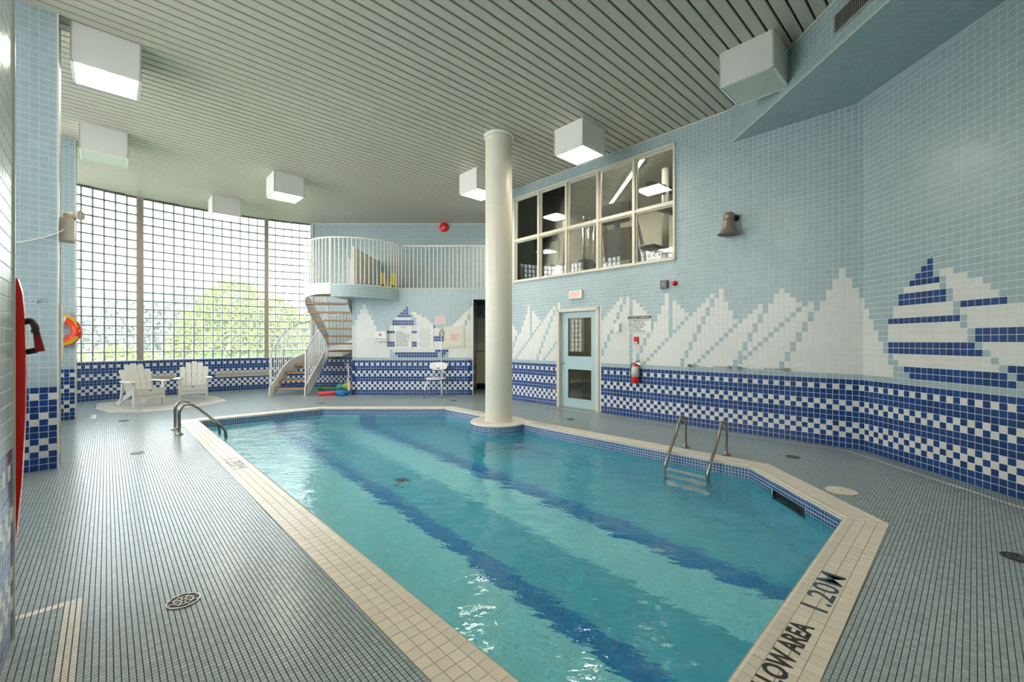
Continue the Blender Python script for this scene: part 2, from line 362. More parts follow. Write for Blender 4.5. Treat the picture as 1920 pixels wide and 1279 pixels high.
for row, c0, c1, cl in ((19, 13, 13, 2), (18, 12, 13, 2), (17, 11, 13, 2), (16, 10, 14, 2), (15, 9, 14, 1), (14, 8, 15, 2), (13, 8, 15, 2), (12, 7, 16, 1), (11, 7, 16, 1), (10, 6, 17, 2),
        (9, 6, 17, 1), (8, 6, 18, 1), (7, 6, 18, 1), (6, 6, 19, 2), (5, 6, 20, 2), (4, 7, 21, 1), (3, 8, 22, 1), (2, 9, 23, 2), (1, 10, 24, 2),
        (17, 15, 16, 1), (16, 16, 18, 1), (15, 16, 20, 1), (14, 17, 21, 1), (13, 17, 22, 1), (12, 18, 23, 2), (11, 18, 25, 1), (10, 19, 27, 1), (9, 19, 28, 1), (8, 20, 29, 2), (7, 20, 30, 2),
        (6, 21, 31, 1), (5, 22, 31, 1), (4, 23, 31, 1), (3, 24, 28, 2), (2, 25, 27, 2)): SHIP.append((row, c0, c1, cl))
def mural_near(k, r):
    if r < 0: return dado(-r-1, k % 2)
    if r == 0: return 0
    tops = {0: 15, 1: 13, 2: 11, 3: 9, 4: 7, 5: 5, 6: 3}
    if k in tops: 
        if r < tops[k]: return 1
    for row, c0, c1, cl in SHIP:
        if r == row and c0 <= k <= c1: return cl
    if k >= 32:
        q = abs((k-33) % 14-7)
        return 1 if r < 19-2*q else 0
    return 0
BACK = {}
def fillb(r, c0, c1, v):
    for c in range(c0, c1+1): BACK[(c, r)] = v
for r in range(1, 21):
    for top, half in ((21, 0), (19, 1), (17, 2), (15, 3), (13, 4), (11, 5)):
        if r < top: fillb(r, 4-half, 4+half, 1)
    e = 10 if r >= 9 else 11 if r >= 7 else 12 if r >= 5 else 13 if r >= 3 else 13
    if r < 11: fillb(r, 0, e, 1)
for r, a_, b_, v_ in ((19, 20, 20, 2), (18, 19, 20, 2), (17, 18, 20, 2), (16, 17, 21, 2), (15, 16, 21, 1), (14, 15, 22, 2), (13, 15, 22, 2), (12, 14, 23, 1), (11, 14, 23, 1), (10, 13, 24, 2), (9, 13, 24, 1), (8, 13, 25, 1), (7, 13, 25, 1),
        (6, 13, 26, 2), (5, 13, 27, 2), (4, 14, 29, 1), (3, 15, 30, 1), (2, 16, 31, 2), (1, 17, 31, 2), (17, 22, 23, 1), (16, 23, 25, 1), (15, 24, 27, 1), (14, 24, 28, 1), (13, 24, 29, 1), (12, 25, 30, 2), (11, 24, 32, 1), (10, 26, 33, 1), (9, 26, 33, 1),
        (8, 27, 35, 2), (7, 27, 35, 2), (6, 28, 36, 1), (5, 28, 36, 1), (4, 30, 36, 1), (3, 31, 35, 2), (2, 33, 34, 2), (1, 33, 33, 2)): fillb(r, a_, b_, v_)
for c, top in ((44, 20), (43, 19), (42, 18), (41, 17), (40, 16), (39, 15), (38, 14), (37, 13), (36, 12)):
    for r in range(1, top): BACK[(c, r)] = 1
for c, rr_ in ((43, (15, 16)), (42, (13, 14)), (41, (11, 12))):
    for r in rr_: BACK[(c, r)] = 0
def mural_back(k, r):
    if r < 0: return dado(-r-1, (k+1) % 2)
    return BACK.get((k, r), 0) if r else 0
def plain(k, r): return dado(-r-1, k % 2) if r < 0 else 0
# ================================================================ the room shell
VR = 7.16; U0 = .995; UE = 8.20               # right wall: v = VR, from its corner to the corridor
CR = uv(U0, VR); XR = 4.55; UREAR = -1.5
WIN = (3.519, 7.57, 2.815, 4.84)              # gym window in u and z
DOOR = (5.10, 6.20, 0., 2.11)
holes = [(WIN[0]-U0, WIN[1]-U0, WIN[2], WIN[3]), (DOOR[0]-U0, DOOR[1]-U0, DOOR[2], DOOR[3])]
wall('wall_right', CR, U, -V, UE-U0, 0, ZC, holes, mural_right, phase=-.0354, pitch=.0708, s0=-.11)
yr = (UREAR+.6832*XR)/.7302
wall('wall_right_near', (XR, CR[1]), (0, -1), (-1, 0), CR[1]-yr, 0, ZC, (), mural_near, phase=-.042, pitch=.0702)
VL = -.33; VO = -1.4                          # pillar faces, outer wall behind them
pa = uv(UREAR, VO); wall('wall_rear', pa, V, U, 6.4, 0, ZC, (), plain, nparts=0)
# left: the long pier beside the camera, then two pillars
def pier(name, u0, u1, v1, v0=VO):
    o_ = wall(name, uv(u0, v1), U, V, u1-u0, 0, ZC, (), plain, thick=.02, nparts=150)
    wall('pillar_face', uv(u0, v1), -V, -U, v1-v0, 0, ZC, (), plain, thick=.02, nparts=300, parent=o_, kind=None)
    wall('pillar_face', uv(u1, v1), -V, U, v1-v0, 0, ZC, (), plain, thick=.02, nparts=0, parent=o_, kind=None)
    b = MB(); 
    for uu in (u0-.004, u1+.004): c = uv(uu, v1+.003); b.box((c[0], c[1], ZC/2), (.014, .014, ZC), rz=math.atan2(U[1], U[0]))
    b.build('corner_bead', M_BEAD, o_)
    return o_
pier('wall_left', UREAR, 3.14, VL)
pier('wall_pillar_near', 6.975, 7.27, -.40)
pier('wall_pillar_far', 11.13, 11.43, -.42)
# outer curved wall
CC = np.array([-3.10118, 6.17538]); RC = 7.946
def arc(s, r=RC):                             # s grows clockwise from the circle's west point
    a_ = PI-s/RC; return CC+r*np.array([math.cos(a_), math.sin(a_)]), np.array([math.sin(a_), -math.cos(a_)]), -np.array([math.cos(a_), math.sin(a_)])
S0A, S1A = 3.02, 9.36
bmw = MB(); n_ = 60
for i in range(n_):
    s_a = S0A+(S1A-S0A)*i/n_; s_b = S0A+(S1A-S0A)*(i+1)/n_
    pa_, pb_ = arc(s_a)[0], arc(s_b)[0]; qa_, qb_ = arc(s_a, RC+.2)[0], arc(s_b, RC+.2)[0]
    bmw.prism([pa_, pb_, qb_, qa_], 0, .915)
curved = bmw.build('wall_curved', M_GROUT); curved['kind'] = 'structure'
Cs = []; As = []; Ns = []; mi_ = []
nk = int((S1A-S0A)/T)
for k in range(nk):
    p, tg, nn = arc(S0A+(k+.5)*T)
    for i in range(13):
        Cs.append((p[0], p[1], DADO-(i+.5)*T)); As.append((-tg[0], -tg[1], 0)); Ns.append((nn[0], nn[1], 0)); mi_.append(dado(i, k % 2))
As = np.array(As); Ns = np.array(Ns)
if np.dot(np.cross(As[0], Z3), Ns[0]) < 0: As = -As
tiles(curved, np.array(Cs), As, Z3, Ns, (T-.0032)/2, (T-.0032)/2, np.array(mi_), [M_PALE, M_WHITE, M_BLUE])
# glass blocks
BP = .2165
def block_window(name, cols, z0=.93, z1=ZC, straight=None, nparts=300, label=None):
    """cols: list of (s0, s1) of block columns; frame function gives point, tangent, normal"""
    fr = straight or arc
    b = MB()
    def seg(sa, sb, za, zb, d, th=.085, off=.055):
        m_ = max(1, int((sb-sa)/.3+.5))
        for i in range(m_):
            s_a, s_b = sa+(sb-sa)*i/m_, sa+(sb-sa)*(i+1)/m_
            A_, B_ = fr(s_a), fr(s_b)
            q = [A_[0]-A_[2]*(off-th/2), B_[0]-B_[2]*(off-th/2), B_[0]-B_[2]*(off+th/2), A_[0]-A_[2]*(off+th/2)]
            b.prism(q, za, zb)
    smin = cols[0][0]; smax = cols[-1][1]
    b0 = MB()
    zr = [z0+i*BP for i in range(int((z1-z0)/BP)+1)]
    seg(smin, smax, z0-.02, z0+.006, 0)
    seg(smin-.05, smax+.05, z1, z1+.18, 0, th=.2, off=.09)
    for z in zr[1:]: seg(smin, smax, z-.009, z+.009, 0, th=.09)
    for s_a, s_b in cols[1:]:
        seg(s_a-.0085, s_a+.0085, z0, z1, 0, th=.088)
    root = b.build(name, M_MORTAR); root['kind'] = 'structure'
    C_ = []; A_ = []; N_ = []; HA = []; HB = []
    for s_a, s_b in cols:
        if s_b-s_a < .04: continue
        p, tg, nn = fr((s_a+s_b)/2)
        for i, z in enumerate(zr):
            zt = min(z+BP, z1)
            if zt-z < .03: continue
            C_.append((p[0]-nn[0]*.055, p[1]-nn[1]*.055, (z+zt)/2)); A_.append((-tg[0], -tg[1], 0)); N_.append((nn[0], nn[1], 0)); HA.append((s_b-s_a)/2-.0085); HB.append((zt-z)/2-.009)
    C_ = np.array(C_); A_ = np.array(A_); N_ = np.array(N_); HA = np.array(HA); HB = np.array(HB)
    if np.dot(np.cross(A_[0], Z3), N_[0]) < 0: A_ = -A_
    rel = C_-np.array([0, 0, H]); px = 960+812*rel[:, 0]/rel[:, 1]; D = np.linalg.norm(rel, axis=1)
    order = np.argsort(np.where((px > 0) & (HB > HB.max()-1e-4), D, 99)); idx = [i for i in order[:nparts] if px[i] > 0 and HB[i] > HB.max()-1e-4]
    cache = {}
    def bmesh_(ha, hb, C0, A0, N0):
        P1, F1 = shell(C0, A0, Z3[None]*np.ones((len(C0), 1)), N0, ha, hb, .038, .014)
        P2, F2 = shell(C0, -A0, Z3[None]*np.ones((len(C0), 1)), -N0, ha, hb, .038, .014)
        m1 = np.tile([0, 1, 1, 1, 1], len(C0))
        return np.concatenate([P1, P2]), np.concatenate([F1, F2+len(P1)]), np.concatenate([m1, m1])
    for i in idx:
        k_ = round(HA[i], 3)
        if k_ not in cache:
            P, F, m1 = bmesh_(HA[i], HB[i], np.zeros((1, 3)), np.array([[1., 0, 0]]), np.array([[0, -1., 0]])); cache[k_] = mesh_q('glass_block', P, F, [M_BLOCK, M_BRIM], m1)
        # local: x = A, y = -N, z = up
        a0, n0 = A_[i], N_[i]
        link('glass_block', cache[k_], root, RM(C_[i], a0, -n0, (0, 0, 1)))
    rest = np.setdiff1d(np.arange(len(C_)), idx)
    if len(rest):
        P, F, m1 = bmesh_(HA[rest], HB[rest], C_[rest], A_[rest], N_[rest]); o_ = link('glass_block_field', mesh_q('glass_block_field', P, F, [M_BLOCK, M_BRIM], m1), root); o_['kind'] = 'stuff'
    return root
def cols_from(s_a, joints, s_b): e = [s_a]+joints+[s_b]; return list(zip(e[:-1], e[1:]))
block_window('window_1', cols_from(3.02, [3.235, 3.44, 3.656, 3.872, 4.085, 4.285, 4.491, 4.70, 4.913], 5.099), nparts=130)
block_window('window_2', cols_from(5.227, [5.426+.2163*i for i in range(12)], 7.985), nparts=240)
block_window('window_3', cols_from(8.093, [8.275+.2145*i for i in range(5)], 9.32), nparts=100)
for i, (sa, sb) in enumerate(((5.099, 5.227), (7.985, 8.093))):
    b = MB(); A_, B_ = arc(sa), arc(sb)
    b.prism([A_[0]+A_[2]*.01, B_[0]+B_[2]*.01, B_[0]-B_[2]*.12, A_[0]-A_[2]*.12], .915, ZC)
    o_ = b.build('trim_%d' % (i+1), M_CONC); o_['kind'] = 'structure'
b = MB()
for i in range(40):
    s_a = S0A+(S1A-S0A)*i/40; s_b = S0A+(S1A-S0A)*(i+1)/40
    A_, B_ = arc(s_a), arc(s_b); b.prism([A_[0]+A_[2]*.012, B_[0]+B_[2]*.012, B_[0]-B_[2]*.14, A_[0]-A_[2]*.14], .913, .93)
b.build('trim_3', M_BEAD)['kind'] = 'structure'
# bays between the pillars: dado and glass blocks on the straight outer wall
def strait(s): p = uv(s, VO); return p[:2], U.copy(), V.copy()
wn = 4
for (ua, ub) in ((3.14, 6.975), (7.27, 11.13), (11.43, 13.62)):
    wall('wall_bay_%s' % {4: 'near', 5: 'middle', 6: 'far'}[wn], uv(ua-.2, VO), U, V, ub-ua+.4, 0, .915, (), plain, nparts=0)
    m_ = int((ub-ua)/BP); e = [ua+(ub-ua)*i/m_ for i in range(m_+1)]
    block_window('window_%d' % wn, list(zip(e[:-1], e[1:])), straight=strait, nparts=0); wn += 1
# back: lower block with the stair gallery on top, wall behind
YB = 11.4; YW = 13.42; XB0 = -4.205; XB1 = -1.035; ZG = 2.8
wall('wall_gallery_front', (XB0, YB), (1, 0), (0, -1), XB1-XB0, 0, ZG, (), mural_back)
wall('wall_gallery_side', (XB0, YB), (0, 1), (-1, 0), YW-YB, 0, ZG, (), plain, nparts=60)
wall('wall_corridor_side', (XB1, YB), (0, 1), (1, 0), YW-YB, 0, ZG-.28, (), plain, nparts=0)
XE = (.7302*YW-UE)/.6832; xq = (.7302*(YB+.002)-UE)/.6832
wall('wall_back', (-6.25, YW), (1, 0), (0, -1), XE+6.3, 0, ZC, (), plain)
b = MB(); b.box(((XB1+xq-.1)/2, YB+.06, ZG-.14), (xq-.1-XB1, .12, .28)); o_ = b.build('wall_lintel', M_GROUT); o_['kind'] = 'structure'
wall('wall_lintel_face', (XB1, YB-.001), (1, 0), (0, -1), xq-XB1-.02, ZG-.28, ZG, (), plain, nparts=40, thick=.01)
ue = uv(UE, VR)
wall('wall_corridor_end', uv(UE, VR), V, U, (YW-.7302*UE)/.6832-VR, 0, ZC, (), plain, nparts=0, thick=.05)
b = MB(); b.prism([(XB0, YB+.002), (xq, YB+.002), (XE, YW), (XB0, YW)], ZG-.25, ZG); b.build('floor_gallery', M_DGROUT2)['kind'] = 'structure'
# ceiling polygon (u, v)
outer = [uv(UREAR, VO)[:2]]+[arc(S0A+(S1A-S0A)*i/24)[0] for i in range(25)]+[np.array([-6.2, YW]), np.array([XE, YW]), uv(UE, VR)[:2], CR[:2], np.array([XR, yr])]
opoly = np.array(outer)
def inpoly(P, poly):
    x, y = P[:, 0], P[:, 1]; c = np.zeros(len(P), bool); j = len(poly)-1
    for i in range(len(poly)):
        xi, yi, xj, yj = poly[i][0], poly[i][1], poly[j][0], poly[j][1]
        if abs(yj-yi) > 1e-9: c ^= ((yi > y) != (yj > y)) & (x < (xj-xi)*(y-yi)/(yj-yi)+xi)
        j = i
    return c
b = MB(); b.prism([p+0 for p in outer], ZC+.035, ZC+.2); ceil = b.build('ceiling', M_VOID); ceil['kind'] = 'structure'
pu = opoly @ U; pv = opoly @ V; SP = .144; SWD = .121
ui = UREAR+SP/2
while ui < pu.max():
    xs = []
    for i in range(len(pu)):
        a_, c_ = pu[i], pu[(i+1) % len(pu)]; 
        if (a_ > ui) != (c_ > ui): f = (ui-a_)/(c_-a_); xs.append(pv[i]+f*(pv[(i+1) % len(pu)]-pv[i]))
    xs.sort()
    for k in range(0, len(xs)-1, 2):
        va, vb = xs[k]-.03, xs[k+1]+.03
        b = MB(); P = []
        for vv in (va, vb):
            for du, dz in ((-SWD/2, .03), (-SWD/2, .004), (-SWD/2+.005, 0), (SWD/2-.005, 0), (SWD/2, .004), (SWD/2, .03)):
                p = uv(ui+du, vv, ZC+dz); P.append(p)
        b.add(P, [(i, i+1, i+7, i+6) for i in range(5)]+[(5, 0, 6, 11), (0, 5, 4, 3, 2, 1), (6, 7, 8, 9, 10, 11)]); b.build('slat', M_SLAT, ceil)
    ui += SP
# soffit along the near right wall
XS = 3.45; ZS = 4.53; ys0 = (VR-.7302*XS)/.6832; ys1 = (UREAR+.6832*XS)/.7302
sof = wall('wall_soffit', (XS, ys0), (0, -1), (-1, 0), ys0-ys1, ZS, ZC, (), None, thick=.03, nparts=200)
k = np.arange(int((XR-XS)/T)+1); r = np.arange(int((ys0-ys1+1)/T)+1); K, R = np.meshgrid(k, r); K = K.ravel(); R = R.ravel()
Cx = XS+(K+.5)*T; Cy = ys0-(R+.5)*T; sel = (Cx < XR-.01) & (Cx*.7302+Cy*.6832 < VR+.02) & (Cx*-.6832+Cy*.7302 > UREAR)
b = MB(); b.prism([(XS, ys0), (XS, ys1), (XR, yr), CR[:2]], ZS, ZS+.03); b.build('soffit_underside', M_GROUT, sof)
tiles(sof, np.stack([Cx[sel], Cy[sel], np.full(sel.sum(), ZS)], 1), np.array([1., 0, 0]), np.array([0, -1., 0]), np.array([0, 0, -1.]), (T-.0032)/2, (T-.0032)/2, 0, [M_PALE], nparts=300)
# cream beads
def bead(name, pts, d=.022):
    b = MB()
    for p, q in zip(pts[:-1], pts[1:]): b.beam(p, q, d, d)
    o_ = b.build(name, M_BEAD); o_['kind'] = 'structure'
n3 = v3(-V*.008)
bead('trim_4', [v3(CR[:2], ZC-.01)+n3, v3(ue[:2], ZC-.01)+n3])
bead('trim_5', [(XS-.004, ys0, ZS+.004), (XS-.004, ys1, ZS+.004)], .014)
bead('trim_6', [(XS-.006, ys0, ZC-.008), (XS-.006, ys1, ZC-.008)], .016)
bead('trim_7', [(-6.2, YW-.01, ZC-.01), (XE, YW-.01, ZC-.01)])
bead('trim_8', [(XB1+.006, YB-.006, 0), (XB1+.006, YB-.006, ZG-.28)], .02)
bead('trim_9', [(XB0, YB-.004, ZG+.006), (xq-.02, YB-.004, ZG+.006)], .016)
bead('trim_10', [(-6.17, YW-.02, .9), (-6.17, YW-.02, ZC)], .035)
# ================================================================ deck
PO = [np.array(p) for p in ((-5.55, 7.69), (-3.97, 9.08), (-1.40, 9.08), (2.675, 4.865), (2.643, 3.466), (.44, 1.38))]
def offs(poly, d):                           # clockwise polygon, positive d = outward
    n = len(poly); out = []
    for i in range(n):
        p0, p1, p2 = poly[i-1], poly[i], poly[(i+1) % n]
        e1 = (p1-p0)/np.linalg.norm(p1-p0); e2 = (p2-p1)/np.linalg.norm(p2-p1)
        n1_ = np.array([-e1[1], e1[0]]); n2_ = np.array([-e2[1], e2[0]]); m_ = n1_+n2_; m_ /= np.linalg.norm(m_)
        out.append(p1+m_*d/np.dot(m_, n1_))
    return out
CW = .275
pool_out = offs(PO, CW-.02)
def slab_hole(outer_, hole_, z, name, m):
    ol = [Vector((p[0], p[1], z)) for p in outer_]; hl = [Vector((p[0], p[1], z)) for p in hole_]
    tr = geometry.tessellate_polygon([ol, hl]); me = bpy.data.meshes.new(name); al = ol+hl
    fs = []
    for f in tr:
        a_, b_, c_ = (al[i] for i in f); fs.append(tuple(f) if (b_-a_).cross(c_-a_).z > 0 else tuple(reversed(f)))
    me.from_pydata([tuple(p) for p in al], [], fs); me.materials.append(m); me.update(); return link(name, me)
fo = [uv(UREAR, VO)[:2]]+[arc(S0A+(S1A-S0A)*i/24)[0] for i in range(25)]+[np.array([-6.2, YW]), np.array([XE, YW]), uv(UE, VR+.1)[:2], uv(U0-.1, VR+.05)[:2], np.array([XR+.03, yr])]
deck = slab_hole(fo, pool_out, 0, 'floor', M_DGROUT); deck['kind'] = 'structure'
DP = .0235
ug = np.arange(UREAR, pu.max(), DP); vg = np.arange(VO, pv.max()+.3, DP); UG, VG = np.meshgrid(ug, vg); UG = UG.ravel(); VG = VG.ravel()
PX = np.stack([U[0]*UG+V[0]*VG, U[1]*UG+V[1]*VG], 1)
ok = inpoly(PX, [np.array(p) for p in fo]) & ~inpoly(PX, pool_out)
UG = UG[ok]; VG = VG[ok]; PX = PX[ok]
left = VG < 1.0
hu = np.where(left, (DP-.0016)/2, (DP-.0030)/2); hv = np.where(left, (DP-.0036)/2, (DP-.0014)/2)
mi = np.zeros(len(UG), int)
X, Y_ = PX[:, 0], PX[:, 1]
mi[(np.abs(VG-(VR-.165)) < .0175) & (UG > 1.1)] = 1
mi[(np.abs(X-4.335) < .019) & (Y_ < 5.6)] = 1
mi[(np.abs(Y_-(YB-.3)) < .013) & (X > -4.3) & (X < -.9)] = 1
mi[(np.abs(X+.9) < .013) & (Y_ > YB-.3) & (Y_ < YB+.1)] = 1
mi[(np.abs(VG+.13) < .037) & (UG < 3.37)] = 1
mi[(np.abs(UG-3.35) < .024) & (VG < -.11)] = 1
for uc in (7.12, 11.28):
    mi[(np.abs(VG+.18) < .03) & (np.abs(UG-uc) < .3)] = 1
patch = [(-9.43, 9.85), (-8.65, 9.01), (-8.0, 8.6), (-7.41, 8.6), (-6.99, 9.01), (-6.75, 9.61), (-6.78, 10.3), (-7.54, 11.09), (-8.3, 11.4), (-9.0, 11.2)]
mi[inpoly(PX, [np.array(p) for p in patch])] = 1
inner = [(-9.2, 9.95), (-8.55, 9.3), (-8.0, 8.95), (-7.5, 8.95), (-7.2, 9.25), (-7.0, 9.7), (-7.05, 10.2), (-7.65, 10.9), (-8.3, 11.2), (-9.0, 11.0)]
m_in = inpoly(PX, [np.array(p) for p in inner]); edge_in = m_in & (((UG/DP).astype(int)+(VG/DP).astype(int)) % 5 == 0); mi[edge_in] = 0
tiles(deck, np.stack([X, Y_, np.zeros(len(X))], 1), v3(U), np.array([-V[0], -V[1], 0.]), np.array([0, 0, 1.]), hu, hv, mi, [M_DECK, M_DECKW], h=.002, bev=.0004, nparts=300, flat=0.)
# the nearest mosaic tiles as single pieces are cut from the same grid below
# ================================================================ pool
pool = empty('swimming_pool', Matrix.Identity(4), 'six-sided sunken swimming pool with aqua and deep blue striped tile bed and cream coping', 'swimming pool')
ZW = -.13; ZF = -1.2
def band_fn(vv): return 1 if vv < 2.40 else 2 if vv < 2.62 else 0 if vv < 3.25 else 1 if vv < 3.85 else 2 if vv < 4.12 else 0
nE = len(PO); basin = MB()
PI_ = PO
# bed
bed = MB(); bed.prism([tuple(p) for p in PO], ZF-.1, ZF); bedo = bed.build('pool_bed', M_PGROUT, pool)
u_ = np.arange(.3, 11, T); v_ = np.arange(1.26, 5.4, T); K, R = np.meshgrid(u_, v_); K = K.ravel(); R = R.ravel(); P2 = np.stack([U[0]*K+V[0]*R, U[1]*K+V[1]*R], 1)
ok = inpoly(P2, PO); K, R, P2 = K[ok], R[ok], P2[ok]
tiles(bedo, np.stack([P2[:, 0], P2[:, 1], np.full(len(P2), ZF)], 1), v3(U), np.array([-V[0], -V[1], 0.]), np.array([0, 0, 1.]), (T-.003)/2, (T-.003)/2, np.array([band_fn(x) for x in R]), [M_TEALM, M_TEALL, M_TEALB], nparts=300)
# side walls: blue band of small tiles, aqua tiles below
SK = (3.92, 4.42)                             # skimmer mouth, y range on the fourth edge
for i in range(nE):
    p, q = PO[i], PO[(i+1) % nE]; L = np.linalg.norm(q-p); a = (q-p)/L; n = np.array([a[1], -a[0]])   # inward normal of a clockwise ring
    hl = []
    if i == 3: f = lambda y: (y-p[1])/a[1]; hl = [(min(f(SK[0]), f(SK[1])), max(f(SK[0]), f(SK[1])), -.32, -.095)]
    w1 = wall('pool_side', p, a, n, L, -.165, -.012, hl, None, pitch=.0352, tpitch=.0352, zref=-.024, mats=[M_BAND], gap=.005, thick=.08, nparts=(120 if i in (2, 3) else 40), parent=pool, kind=None)
    hl2 = [(h_[0], h_[1], -.32, -.165) for h_ in hl]
    fnw = lambda k_, r_, p=p, a=a: band_fn(float(np.dot(p+a*(k_+.5)*T, V)))
    wall('pool_side', p, a, n, L, ZF, -.165, hl2, fnw, zref=-.165, mats=[M_TEALM, M_TEALL, M_TEALB], grout=M_PGROUT, gap=.003, thick=.08, nparts=20, parent=pool, kind=None)
# coping
prof = [(0, -.022), (.004, -.006), (.014, .008), (.03, .014), (.075, .009)]
def edge_pts(i): return PO[i], PO[(i+1) % nE]
mit = []
for i in range(nE):
    p0, p1, p2 = PO[i-1], PO[i], PO[(i+1) % nE]; e1 = (p1-p0)/np.linalg.norm(p1-p0); e2 = (p2-p1)/np.linalg.norm(p2-p1)
    ang = math.acos(max(-1, min(1, float(np.dot(e1, e2))))); mit.append(math.tan(ang/2))
LOOP = {0: 'far left end', 1: 'far end'}
cop_jobs = []
for i in range(nE):
    p, q = edge_pts(i); L = np.linalg.norm(q-p); a = (q-p)/L; out = np.array([-a[1], a[0]]); m0, m1 = mit[i], mit[(i+1) % nE]
    for row in range(4):
        w0, w1_ = (0, .075) if row == 0 else (.075+(row-1)*.0667, .075+row*.0667)
        g0 = 0 if row == 0 else .0012
        k = math.floor(-w1_*m0/T); 
        while k*T < L+w1_*m1:
            sa, sb = k*T+.0012, (k+1)*T-.0012; k += 1
            cor = []
            for ww in (w0+g0, w1_-.0012):
                lo, hi = -ww*m0+.001, L+ww*m1-.001; cor.append((min(max(sa, lo), hi), min(max(sb, lo), hi)))
            if cor[0][1]-cor[0][0] < .004 and cor[1][1]-cor[1][0] < .004: continue
            cop_jobs.append((i, row, p, a, out, w0+g0, w1_-.0012, cor))
def cop_geom(j):
    i, row, p, a, out, w0, w1_, cor = j; vs = []; fs = []
    if row == 0:
        pr = prof
        for w_, z_ in pr:
            f = w_/.075; lo = cor[0][0]*(1-f)+cor[1][0]*f; hi = cor[0][1]*(1-f)+cor[1][1]*f
            for s_ in (lo, hi): c = p+a*s_+out*w_; vs.append((c[0], c[1], z_))
        for m_ in range(len(pr)-1): fs.append((2*m_, 2*m_+1, 2*m_+3, 2*m_+2))
        k = len(vs); 
        for e in (0, 1):
            w_ = pr[-1][0] if e else pr[0][0]
            for s_ in cor[e]: c = p+a*s_+out*w_; vs.append((c[0], c[1], -.03))
        fs += [(2*len(pr)-2, 2*len(pr)-1, k+3, k+2), (1, 0, k, k+1)]
    else:
        for z_, ins in ((-.012, 0), (.0065, 0), (.008, .0015)):
            for e, w_ in ((0, w0+ins), (1, w1_-ins)):
                for s_, sg in ((cor[e][0], 1), (cor[e][1], -1)): c = p+a*(s_+sg*ins)+out*w_; vs.append((c[0], c[1], z_))
        for l in (0, 1):
            b_ = l*4
            for x_, y_ in ((0, 1), (1, 3), (3, 2), (2, 0)): fs.append((b_+x_, b_+y_, b_+4+y_, b_+4+x_))
        fs.append((8, 9, 11, 10))
    return vs, fs
def jd(j): c = j[2]+j[3]*(j[7][0][0]+j[7][0][1])/2+j[4]*j[5]; px = 960+812*c[0]/max(c[1], .01); py = 640+812*H/max(c[1], .01); return (np.hypot(*c) if (c[1] > .3 and -40 < px < 1960 and py < 1330) else 99)
cop = MB()
for i in range(nE):
    p, q = edge_pts(i); L = np.linalg.norm(q-p); a = (q-p)/L; out = np.array([-a[1], a[0]]); 
    e = [p+out*.006, q+out*.006, q+out*CW+a*CW*mit[(i+1) % nE], p+out*CW-a*CW*mit[i]]; cop.prism(e, -.03, .0045)
copo = cop.build('coping', M_CGROUT, pool)
for nm, rows in (('bullnose_tile', (0,)), ('coping_tile', (1, 2, 3))):
    js = sorted([j for j in cop_jobs if j[1] in rows], key=jd); rest = MB()
    for k, j in enumerate(js):
        vs, fs = cop_geom(j)
        # recompute outward orientation is left to Cycles (two sided)
        if k < 300 and jd(j) < 50: MB().add(vs, fs).build(nm, M_CREAM, copo)
        else: rest.add(vs, fs)
    rest.build(nm+'_field', M_CREAM, copo)['kind'] = 'stuff'
# water
b = MB(); wp = offs(PO, .004); me = bpy.data.meshes.new('water'); me.from_pydata([(p[0], p[1], ZW) for p in wp], [], [tuple(range(len(wp)-1, -1, -1))]); me.materials.append(M_WATER); me.update()
wt = link('water', me); tag(wt, 'clear rippled water filling the sunken swimming pool', 'water')
# skimmer; a black plate just behind the face stands in for the mouth's shade
sk = MB(); xm = 2.668
sk.box((xm+.022, (SK[0]+SK[1])/2, -.21), (.006, SK[1]-SK[0]+.02, .24)); sk.box((xm+.14, (SK[0]+SK[1])/2, -.21), (.02, .5, .24)); sk.box((xm+.07, (SK[0]+SK[1])/2, -.325), (.15, .5, .01)); sk.box((xm+.07, SK[0]-.004, -.21), (.15, .01, .24)); sk.box((xm+.07, SK[1]+.004, -.21), (.15, .01, .24))
tag(sk.build('skimmer_mouth', M_BLACK, None), 'rectangular skimmer opening in the pool side at the water line, its shade a black plate', 'skimmer')
# ---------------------------------------------------------------- round column on its plinth
cc = np.array([-.235, 7.68])
colr = empty('round_column', LM(cc[0], cc[1], 0), 'tall cream tiled round column standing at the edge of the pool', 'column')
b = MB(); b.lathe([(.236, 0), (.236, ZC)], 48); b.build('shaft', M_COL, colr)
nr = 64; zz = np.arange(.02, ZC-.06, .0235); A_, Zz = np.meshgrid(np.arange(nr)*2*PI/nr, zz); A_ = A_.ravel(); Zz = Zz.ravel()
Nn = np.stack([np.cos(A_), np.sin(A_), 0*A_], 1); Tn = np.stack([-np.sin(A_), np.cos(A_), 0*A_], 1)
P, F = shell(Nn*.2362+np.stack([0*A_, 0*A_, Zz], 1), Tn, Z3[None]*np.ones((len(A_), 1)), Nn, .0112, .0112, .002, .0008)
link('mosaic_field', mesh_q('mosaic_field', P, F, [M_COL]), colr)['kind'] = 'stuff'
b = MB(); b.lathe([(.238, ZC-.05), (.262, ZC-.045), (.262, ZC)], 48); b.build('capital_ring', M_WPAINT, colr)
b = MB(); b.lathe([(.238, .012), (.252, .012), (.245, .03), (.238, .04)], 48); b.build('base_ring', M_CREAM, colr)
plin = MB(); plin.lathe([(.49, ZF+.01), (.49, -.02)], 60); plo = plin.build('plinth', M_PGROUT, colr)
b = MB(); b.lathe([(.488, -.02), (.497, -.018), (.50, -.004), (.49, .010), (.47, .015), (.3, .0135), (.2, .0135)], 60); b.build('plinth_cap', M_CREAM, colr)
